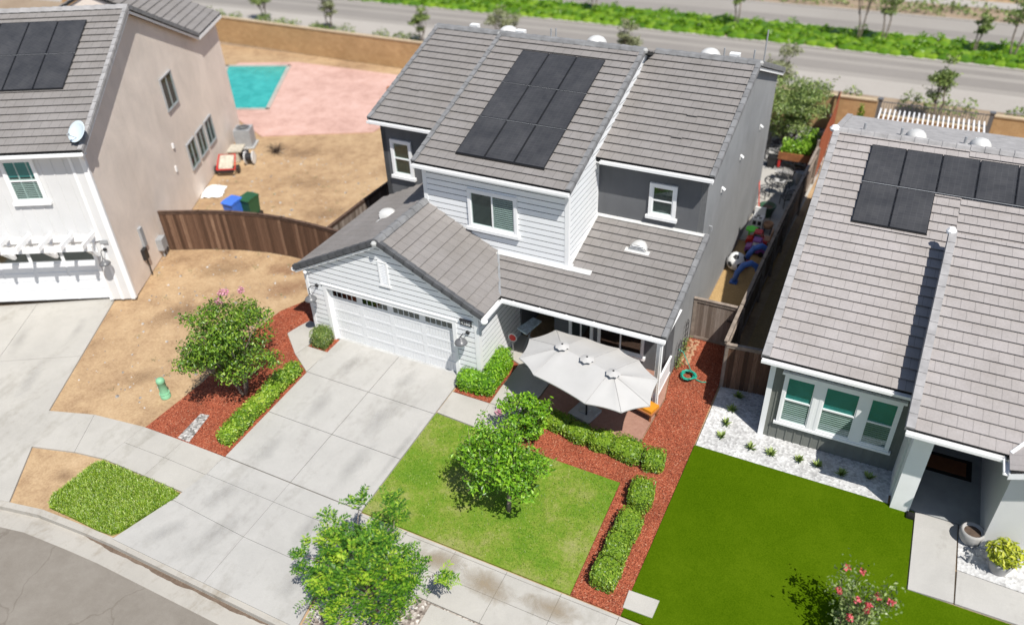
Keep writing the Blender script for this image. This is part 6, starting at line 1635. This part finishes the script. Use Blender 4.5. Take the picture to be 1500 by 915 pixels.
# ------------------------------------------------------------------ porch things of the right house
t = thing('door_mat', 'brown door mat with a dark border in the porch of the right house', 'door mat', (20.3, 2.3, .05)); b = MB(); b.box(19.62, 20.98, 1.8, 2.62, .046, .058); b.build('border', M['matblack'], t); b = MB(); b.box(19.76, 20.84, 1.93, 2.49, .058, .066); b.build('coir', M['matbrown'], t)
t = thing('porch_pot', 'round grey pot with bare soil at the corner of the right porch', 'pot', (20.98, -.3, 0)); b = MB(); b.smooth = True; b.lathe((20.98, -.32, .02), [(.2, 0), (.27, .14), (.29, .34), (.26, .40), (.24, .40), (.24, .33), (0, .32)], 18); b.build('pot', M['potgrey'], t); b = MB(); b.lathe((20.98, -.32, .345), [(0, .02), (.24, 0)], 14); b.build('soil', M['bark_dark'], t)
t = thing('potted_plant', 'yellow green leafy plant in a grey pot at the right edge', 'plant', (21.6, -1.0, 0)); b = MB(); b.smooth = True; b.lathe((21.65, -.95, -.04), [(.2, 0), (.28, .3), (.3, .42), (.27, .42), (.25, .35), (0, .34)], 16); b.build('pot', M['potgrey'], t)
lv = MB(); leaves(lv, [in_ell((21.65, -.95, .62), (.42, .42, .30), .7) for _ in range(650)], .15, .5, .42, .6, (21.65, -.95, .4)); lv.build('foliage', M['leaf_yellow'], t)
t = thing('downspout_block', 'black splash block at the foot of the white porch column', 'splash block', (19.6, -.1, 0)); b = MB(); b.box(19.48, 19.68, -.22, -.03, .02, .10); b.box(19.5, 19.66, -.2, -.05, .10, .12); b.build('block', M['matblack'], t)
t = thing('spigot_post', 'small metal tap post on the white gravel by the yellow plant', 'tap', (21.05, -.95, 0)); b = MB(); b.tube([(21.0, -1.02, 0), (21.0, -1.02, .3)], .03, 7); b.tube([(21.0, -1.02, .27), (20.88, -1.06, .24)], .018, 6); b.build('pipe', M['grey'], t)
SP = [(14.38, 2.67), (14.35, 2.0), (14.33, 1.33), (14.36, .74), (15.22, .62), (15.81, .63), (16.59, .69), (17.09, .69), (17.73, .64), (18.44, .80)]
SL = ['dark tuft in the fence shade on white gravel, nearest the fence panel', 'green tuft at the edge of the fence shade on white gravel', 'sunlit tuft below the two shaded ones on white gravel', 'wide sunlit tuft at the left corner of the white gravel', 'pale tuft at the white corner board of the right house', 'pale tuft under the left window of the right house', 'pale tuft under the middle window of the right house', 'pale tuft at the edge of the porch shade on white gravel', 'dark wide tuft in the porch shade under the right window', 'dark round tuft beside the white porch column']
for (x, y), lb in zip(SP, SL):
    t = thing('agave_tuft', lb, 'plant', (x, y, .02), 'small plants on the white gravel'); b = MB()
    k_ = 26
    for i in range(k_):
        a = 6.283*i/k_+rnd.uniform(-.2, .2); e = rnd.uniform(.4, 1.35); l = rnd.uniform(.16, .27); d = V3((math.cos(a)*math.cos(e), math.sin(a)*math.cos(e), math.sin(e))); s_ = V3((-math.sin(a), math.cos(a), 0))*.022
        q = V3((x, y, .03)); b.add([q-s_, q+s_, q+d*l*.6+s_*1.2, q+d*l, q+d*l*.6-s_*1.2], [(0, 1, 2, 3, 4)])
    b.build('blades', M['leaf_olive'], t)
rb = thing('rose_bush', 'loose rose bush with red pink blooms on the bright turf', 'rose bush', (18.6, -4.15, gz(-4.15)))
z0 = gz(-4.15); st = MB(); lv = MB(); fl = MB()
for k in range(15):
    a = 6.283*k/15+rnd.uniform(-.3, .3); r_ = rnd.uniform(.25, .62); h = rnd.uniform(.8, 2.0); e = V3((18.6+r_*math.cos(a), -4.15+r_*math.sin(a), z0+h))
    p_ = limb(st, (18.6, -4.15, z0), e, .016, .006, .12)
    leaves(lv, [p_[rnd.randrange(1, 5)]+V3((rnd.gauss(0, .14), rnd.gauss(0, .14), rnd.gauss(0, .13))) for _ in range(150)], .095, .35, .55, .8)
    if k % 2 == 0 or k > 9: fl = MB(); leaves(fl, [in_ell(e+V3((0, 0, .03)), (.085, .085, .07), .8) for _ in range(38)], .075, .4, .8, .8); fl.build('bloom', M['rose'], rb)
st.build('stem', M['bark_dark'], rb); lv.build('foliage', M['leaf_rose'], rb); 

# ------------------------------------------------------------------ planting
tree('flowering_tree', 'round crape myrtle with pink flowers on the red bark bed left of the driveway', 'tree', (-.32, -3.50, gz(-3.5)), 3.75, 1.72, 1.0, 46, 11500, .112, M['leaf'], M['bark'], 3, flowers=[(-1.0, -2.75, 3.2), (-.7, -2.85, 3.35), (-.85, -3.05, 3.1), (-.25, -2.6, 3.4)], lobe_r=(.2, .34))
tree('lawn_tree', 'bright green young tree in the middle of the front lawn', 'tree', (9.73, -4.2, gz(-4.2)), 3.0, 1.3, 1.0, 38, 6600, .115, M['leaf_bright'], M['bark'], 1, loose=.25, lobe_r=(.2, .34), lean=(-.05, .1))
t = tree('flower_shrub', 'tall loose shrub with a single pink flower behind the lawn tree', 'shrub', (9.0, -1.62, gz(-1.62)), 1.75, .85, .3, 15, 3200, .12, M['leaf_bright'], M['bark'], 4, flowers=[(8.55, -2.35, 1.45)], loose=.6, lobe_r=(.25, .42))
# street tree: long pinnate leaves on spreading limbs
stt = thing('street_tree', 'leafy street tree with feathery leaves on the pebble strip in the foreground', 'tree', (8.2, -8.45, gz(-8.45)))
wood, fo, yo = MB(), MB(), MB(); wood.smooth = True
B0 = V3((8.2, -8.45, gz(-8.45))); F0 = B0+V3((-.02, .02, 1.2))
limb(wood, B0, F0, .06, .045, .03, 6)
def frond(mb, p, d, L, nl=7, ls=.112):
    d = d.normalized(); s_ = d.cross(V3((0, 0, 1)));
    if s_.length < .1: s_ = V3((1, 0, 0))
    s_.normalize(); pr_ = p
    for i in range(nl):
        t = (i+1)/nl; q = p+d*L*t+V3((0, 0, -.35*L*t*t))
        for sg_ in (-1, 1):
            e = (s_*sg_+d*.55+V3((rnd.gauss(0, .12), rnd.gauss(0, .12), rnd.gauss(-.12, .15)))).normalized(); w = e.cross(V3((0, 0, 1))+s_*sg_*.2).normalized()*ls*.15; l = ls*rnd.uniform(.8, 1.2)
            mb.add([q, q+e*l*.5+w, q+e*l, q+e*l*.5-w], [(0, 1, 2, 3)])
tips = []
for k in range(31):
    a = 2.39996*k+rnd.uniform(-.3, .3); el = rnd.uniform(-.25, 1.3); r_ = rnd.uniform(.66, 1.2)
    tips.append(F0+V3((math.cos(a)*math.cos(el)*r_*1.02, math.sin(a)*math.cos(el)*r_*.95, .35+math.sin(el)*r_*1.0)))
far = [F0+V3(v) for v in ((-1.55, -.25, .75), (-1.25, .55, 1.25), (-.75, 1.0, 1.6), (.15, 1.15, 1.5), (1.55, .75, .55), (-.2, 1.45, 1.35))]
for i, e in enumerate(tips+far):
    m = F0.lerp(e, .45)+V3((0, 0, .12)); p_ = limb(wood, F0-V3((0, 0, .25)) if i % 3 else F0, e, .026, .006, .08)
    cnt = 23 if i < len(tips) else 15; ra = .34 if i < len(tips) else .15
    for _ in range(cnt):
        q = e+V3((rnd.gauss(0, ra*.5), rnd.gauss(0, ra*.5), rnd.gauss(0, ra*.4))); d = (q-F0).normalized()+V3((rnd.gauss(0, .7), rnd.gauss(0, .7), rnd.gauss(.1, .4)))
        frond(yo if (i % 5 == 0 and rnd.random() < .45) else fo, q, d, rnd.uniform(.26, .44))
wood.build('trunk', M['bark'], stt); fo.build('crown', M['leaf_pist'], stt); yo.build('young_leaves', M['leaf_young'], stt)
ts = thing('tree_stake', 'rusty metal stake frame beside the foreground street tree', 'tree stake', (8.6, -8.3, gz(-8.3)))
b = MB(); b.tube([(8.72, -8.2, gz(-8.2)), (8.72, -8.2, gz(-8.2)+.85)], .022, 6); b.tube([(8.35, -8.75, gz(-8.7)), (8.35, -8.75, gz(-8.7)+.85)], .022, 6); b.each('post', M['rust'], ts)
b = MB(); b.tube([(8.72, -8.2, .28), (8.35, -8.75, .24)], .014, 5); b.tube([(8.72, -8.2, .12), (8.35, -8.75, .08)], .014, 5); b.each('crossbar', M['rust'], ts)

hedge('clipped_hedge', 'long low clipped hedge between the red bark bed and the driveway', [(.56+.02*math.sin(k*2.3), -5.2+k*.50, .27, .33, .5+.06*math.sin(k*1.7), .02) for k in range(7)], 560, .09, M['leaf_hedge'])
hedge('garden_hedge', 'L shaped leafy hedge at the right corner of the garage', [(6.42, -.30, .40, .32, .62, 0), (6.98, -.22, .32, .36, .66, .1), (7.02, .35, .27, .36, .78, 0), (7.0, .88, .28, .34, .82, .1)], 700, .08, M['leaf_bright'])
hedge('round_bush', 'small round bush at the left corner of the garage door', [(.55, -.42, .33, .33, .68, 0)], 900, .065, M['leaf_round'], cat='bush')
BX = [(9.72, -.78, .42, .30, .48, -.05, 'clipped bush of the patio row, directly behind the flower shrub'), (10.48, -.94, .40, .30, .50, -.1, 'clipped bush of the patio row in front of the umbrella base'), (11.25, -.98, .38, .31, .52, .1, 'clipped bush in the middle of the patio row'), (12.02, -1.02, .46, .36, .56, -.15, 'widest clipped bush of the patio row near the patio corner'), (12.86, -1.12, .30, .30, .60, .1, 'clipped bush at the right end of the patio row')]
for x, y, hx, hy, h, a, lb in BX: hedge('clipped_bush', lb, [(x, y, hx*1.04, hy*1.06, h*.84, a)], 900, .068, M['leaf_box'], 'clipped bushes along the patio', 'bush')
BY = [(12.93, -2.42, .31, .40, .60, .1, 'clipped bush standing alone at the top of the row beside the turf'), (12.95, -3.50, .30, .40, .56, .0, 'clipped bush second from the patio in the row beside the turf'), (12.92, -4.28, .29, .40, .54, .05, 'clipped bush third from the patio in the row beside the turf'), (12.93, -5.10, .31, .36, .58, -.05, 'clipped bush nearest the sidewalk in the row beside the turf')]
for x, y, hx, hy, h, a, lb in BY: hedge('clipped_bush', lb, [(x, y, hx*1.08, hy*1.12, h*.96, a)], 900, .068, M['leaf_box'], 'clipped bushes between lawn and turf', 'bush')
tree('yard_bush', 'big bushy olive green shrub in the back corner behind the main house', 'shrub', (12.0, 22.6, 0), 3.7, 1.75, .5, 24, 10500, .16, M['leaf_olive'], M['bark'], 4, lobe_r=(.28, .46), loose=.3, aspect=.36)
lv = MB(); leaves(lv, [in_ell((13.2, 22.0, .7), (.65, .55, .6), .8) for _ in range(900)], .15, .4, .5, .7, (13.2, 22, .3))
t = thing('lime_shrub', 'lime green low shrub in front of the big olive bush', 'shrub', (13.2, 22.0, 0)); lv.build('foliage', M['leaf_lettuce'], t); b = MB()
for k in range(5): b.tube([(13.2, 22, 0), (13.2+.3*math.cos(k*1.26), 22+.3*math.sin(k*1.26), .7)], .02, 5)
b.build('stem', M['bark'], t)
t = thing('cypress', 'slim dark cypress in the yard behind the right house', 'tree', (15.1, 24.7, 0)); lv = MB(); leaves(lv, [in_ell((15.1, 24.7, .95), (.2, .2, .9), .7) for _ in range(500)], .14, .4, .5, .7); lv.build('crown', M['leaf_box'], t); b = MB(); b.tube([(15.1, 24.7, 0), (15.1, 24.7, 1.2)], [.04, .01], 6); b.build('trunk', M['bark_dark'], t)
# trees beyond the back wall
BT = [(-29.5, 31.5, 2.6, 1.0, 'leaf_far', 'small tree beyond the wall above the left house roof'), (-22.6, 30.8, 3.0, .9, 'leaf_dusty', 'thin tree beyond the wall above the pool'),
      (-14.3, 30.4, 2.6, .8, 'leaf_far', 'small tree at the top left corner of the main roof'), (-7.6, 30.0, 3.4, 1.15, 'leaf_dusty', 'pale grey green bush showing over the middle roof ridge'), (1.0, 30.4, 3.3, .85, 'leaf_dusty', 'thin brownish tree showing over the notch between the roofs'),
      (10.3, 28.2, 3.6, 1.3, 'leaf_dusty', 'dusty grey green tree beyond the wall behind the olive bush'), (18.6, 28.6, 3.4, .95, 'leaf_far', 'leafy young tree beyond the iron railings')]
for x, y, h, r_, m, lb in BT:
    tree('young_tree', lb, 'tree', (x, y, 0), h, r_, h*.3, 11, 1500, .17, M[m], M['bark'], 2, 'young trees beyond the back wall', lobe_r=(.28, .5), loose=.3)
MT = [(-5.8, 41.5, 3.0, .8, 'bare trunked tree in the median above the middle roof'), (5.0, 41.2, 3.4, .9, 'forked tree in the median above the right roof ridge'), (13.2, 41.0, 4.0, 1.1, 'tree in the median with two pale trunks, left of the right pair'), (14.7, 41.2, 3.8, 1.0, 'tree in the median right beside the two trunked one'),
      (20.2, 40.8, 2.6, .6, 'short thin sapling in the median near the right edge'), (22.3, 40.8, 4.2, 1.2, 'tallest median tree at the right edge of the photo')]
for x, y, h, r_, lb in MT:
    tree('median_tree', lb, 'tree', (x, y, 0), h, r_, h*.5, 9, 800, .2, M['leaf_far'], M['bark'], 2, 'young trees in the road median', lobe_r=(.28, .5), loose=.4)
lv = MB()
for _ in range(7500):
    x = rnd.uniform(-40, 42); k = math.sin(x*1.7)*math.sin(x*.61+1)+.35*math.sin(x*4.1)
    if k < -.15: continue
    if x > 9: y = rnd.uniform(29.2, 31.2); z = rnd.uniform(.1, .35+.5*k)
    else: y = rnd.uniform(30.2, 31.2); z = rnd.uniform(.1, .3+.4*k)
    leaves(lv, [(x, y, z)], .2, .5, .6, .7)
tag(lv.build('verge_shrubs', M['leaf_far']), 'low shrubs planted along the verge beyond the back wall', 'shrubs', kind='stuff')

mb = MB()
for _ in range(900):
    a_, b_2 = rnd.uniform(-.5, 9), rnd.uniform(-7, 14); q = LX((a_, b_2, 0))
    if q.x > -2.4 or not (-5.6 < q.y < 12.5) or q.x < -14: continue
    r_ = abs(rnd.gauss(0, .018))+.008; zq = gz(q.y)-.03; mb.lathe((q.x, q.y, zq), [(r_*1.3, -.005), (r_, r_*.5), (0, r_*.8)], 5)
tag(mb.build('loose_stones', M['pebble']), 'small loose stones scattered over the dry dirt yard', 'stones', kind='stuff')
lv = MB()
for _ in range(70):
    a_, b_2 = rnd.uniform(-.3, 8), rnd.uniform(-6, 13); q = LX((a_, b_2, 0))
    if q.x > -2.5 or not (-5.4 < q.y < 12) or q.x < -14: continue
    leaves(lv, [(q.x+rnd.gauss(0, .06), q.y+rnd.gauss(0, .06), gz(q.y)+abs(rnd.gauss(0, .025))) for _ in range(14)], .06, .5, .35, .8)
tag(lv.build('dry_weeds', M['leaf_dusty']), 'low dry weeds dotted over the dirt yard', 'weeds', kind='stuff')

# ------------------------------------------------------------------ camera, sun and sky
cam = bpy.data.cameras.new('camera'); co = bpy.data.objects.new('camera', cam); col.objects.link(co)
cam.sensor_width = 36; cam.lens = 1163.607/1500*36; cam.dof.use_dof = True; cam.dof.focus_distance = 22.3; cam.dof.aperture_fstop = .19; cam.clip_end = 2000; cam.clip_start = .5
ya, pi_, ro = R(27.654), R(35.609), R(-2.293)
fw = V3((-math.sin(ya)*math.cos(pi_), math.cos(ya)*math.cos(pi_), -math.sin(pi_))); rt = V3((math.cos(ya), math.sin(ya), 0)); u0 = rt.cross(fw)
r2 = rt*math.cos(ro)+u0*math.sin(ro); u2 = u0*math.cos(ro)-rt*math.sin(ro)
mw = Matrix.Identity(4)
for i in range(3): mw[i][0], mw[i][1], mw[i][2] = r2[i], u2[i], -fw[i]
mw.translation = (16.811, -17.045, 16.975); co.matrix_world = mw
sc.camera = co
ts_ = V3((.465, -.34, .92)).normalized()
sl = bpy.data.lights.new('sun', 'SUN'); sl.energy = 5.0; sl.angle = R(.53); sl.color = (1, .965, .90)
so = bpy.data.objects.new('sun', sl); col.objects.link(so); so.rotation_euler = (-ts_).to_track_quat('-Z', 'Y').to_euler(); so.location = (20, -20, 40)
w = bpy.data.worlds.new('World'); sc.world = w; w.use_nodes = True
nt = w.node_tree; bg = nt.nodes['Background']; sky = nt.nodes.new('ShaderNodeTexSky'); sky.sky_type = 'NISHITA'; sky.sun_disc = False
sky.sun_elevation = math.asin(ts_.z); sky.sun_rotation = math.atan2(ts_.x, ts_.y); sky.air_density = 1.; sky.dust_density = .7; sky.ozone_density = 1.6
nt.links.new(sky.outputs[0], bg.inputs[0]); bg.inputs[1].default_value = .09
vs_ = sc.view_settings; vs_.view_transform = 'Standard'; vs_.look = 'None'; vs_.gamma = 1; vs_.use_curve_mapping = False; vs_.exposure = .22
sc.cycles.max_bounces = 8; sc.cycles.transparent_max_bounces = 12; sc.cycles.use_denoising = True
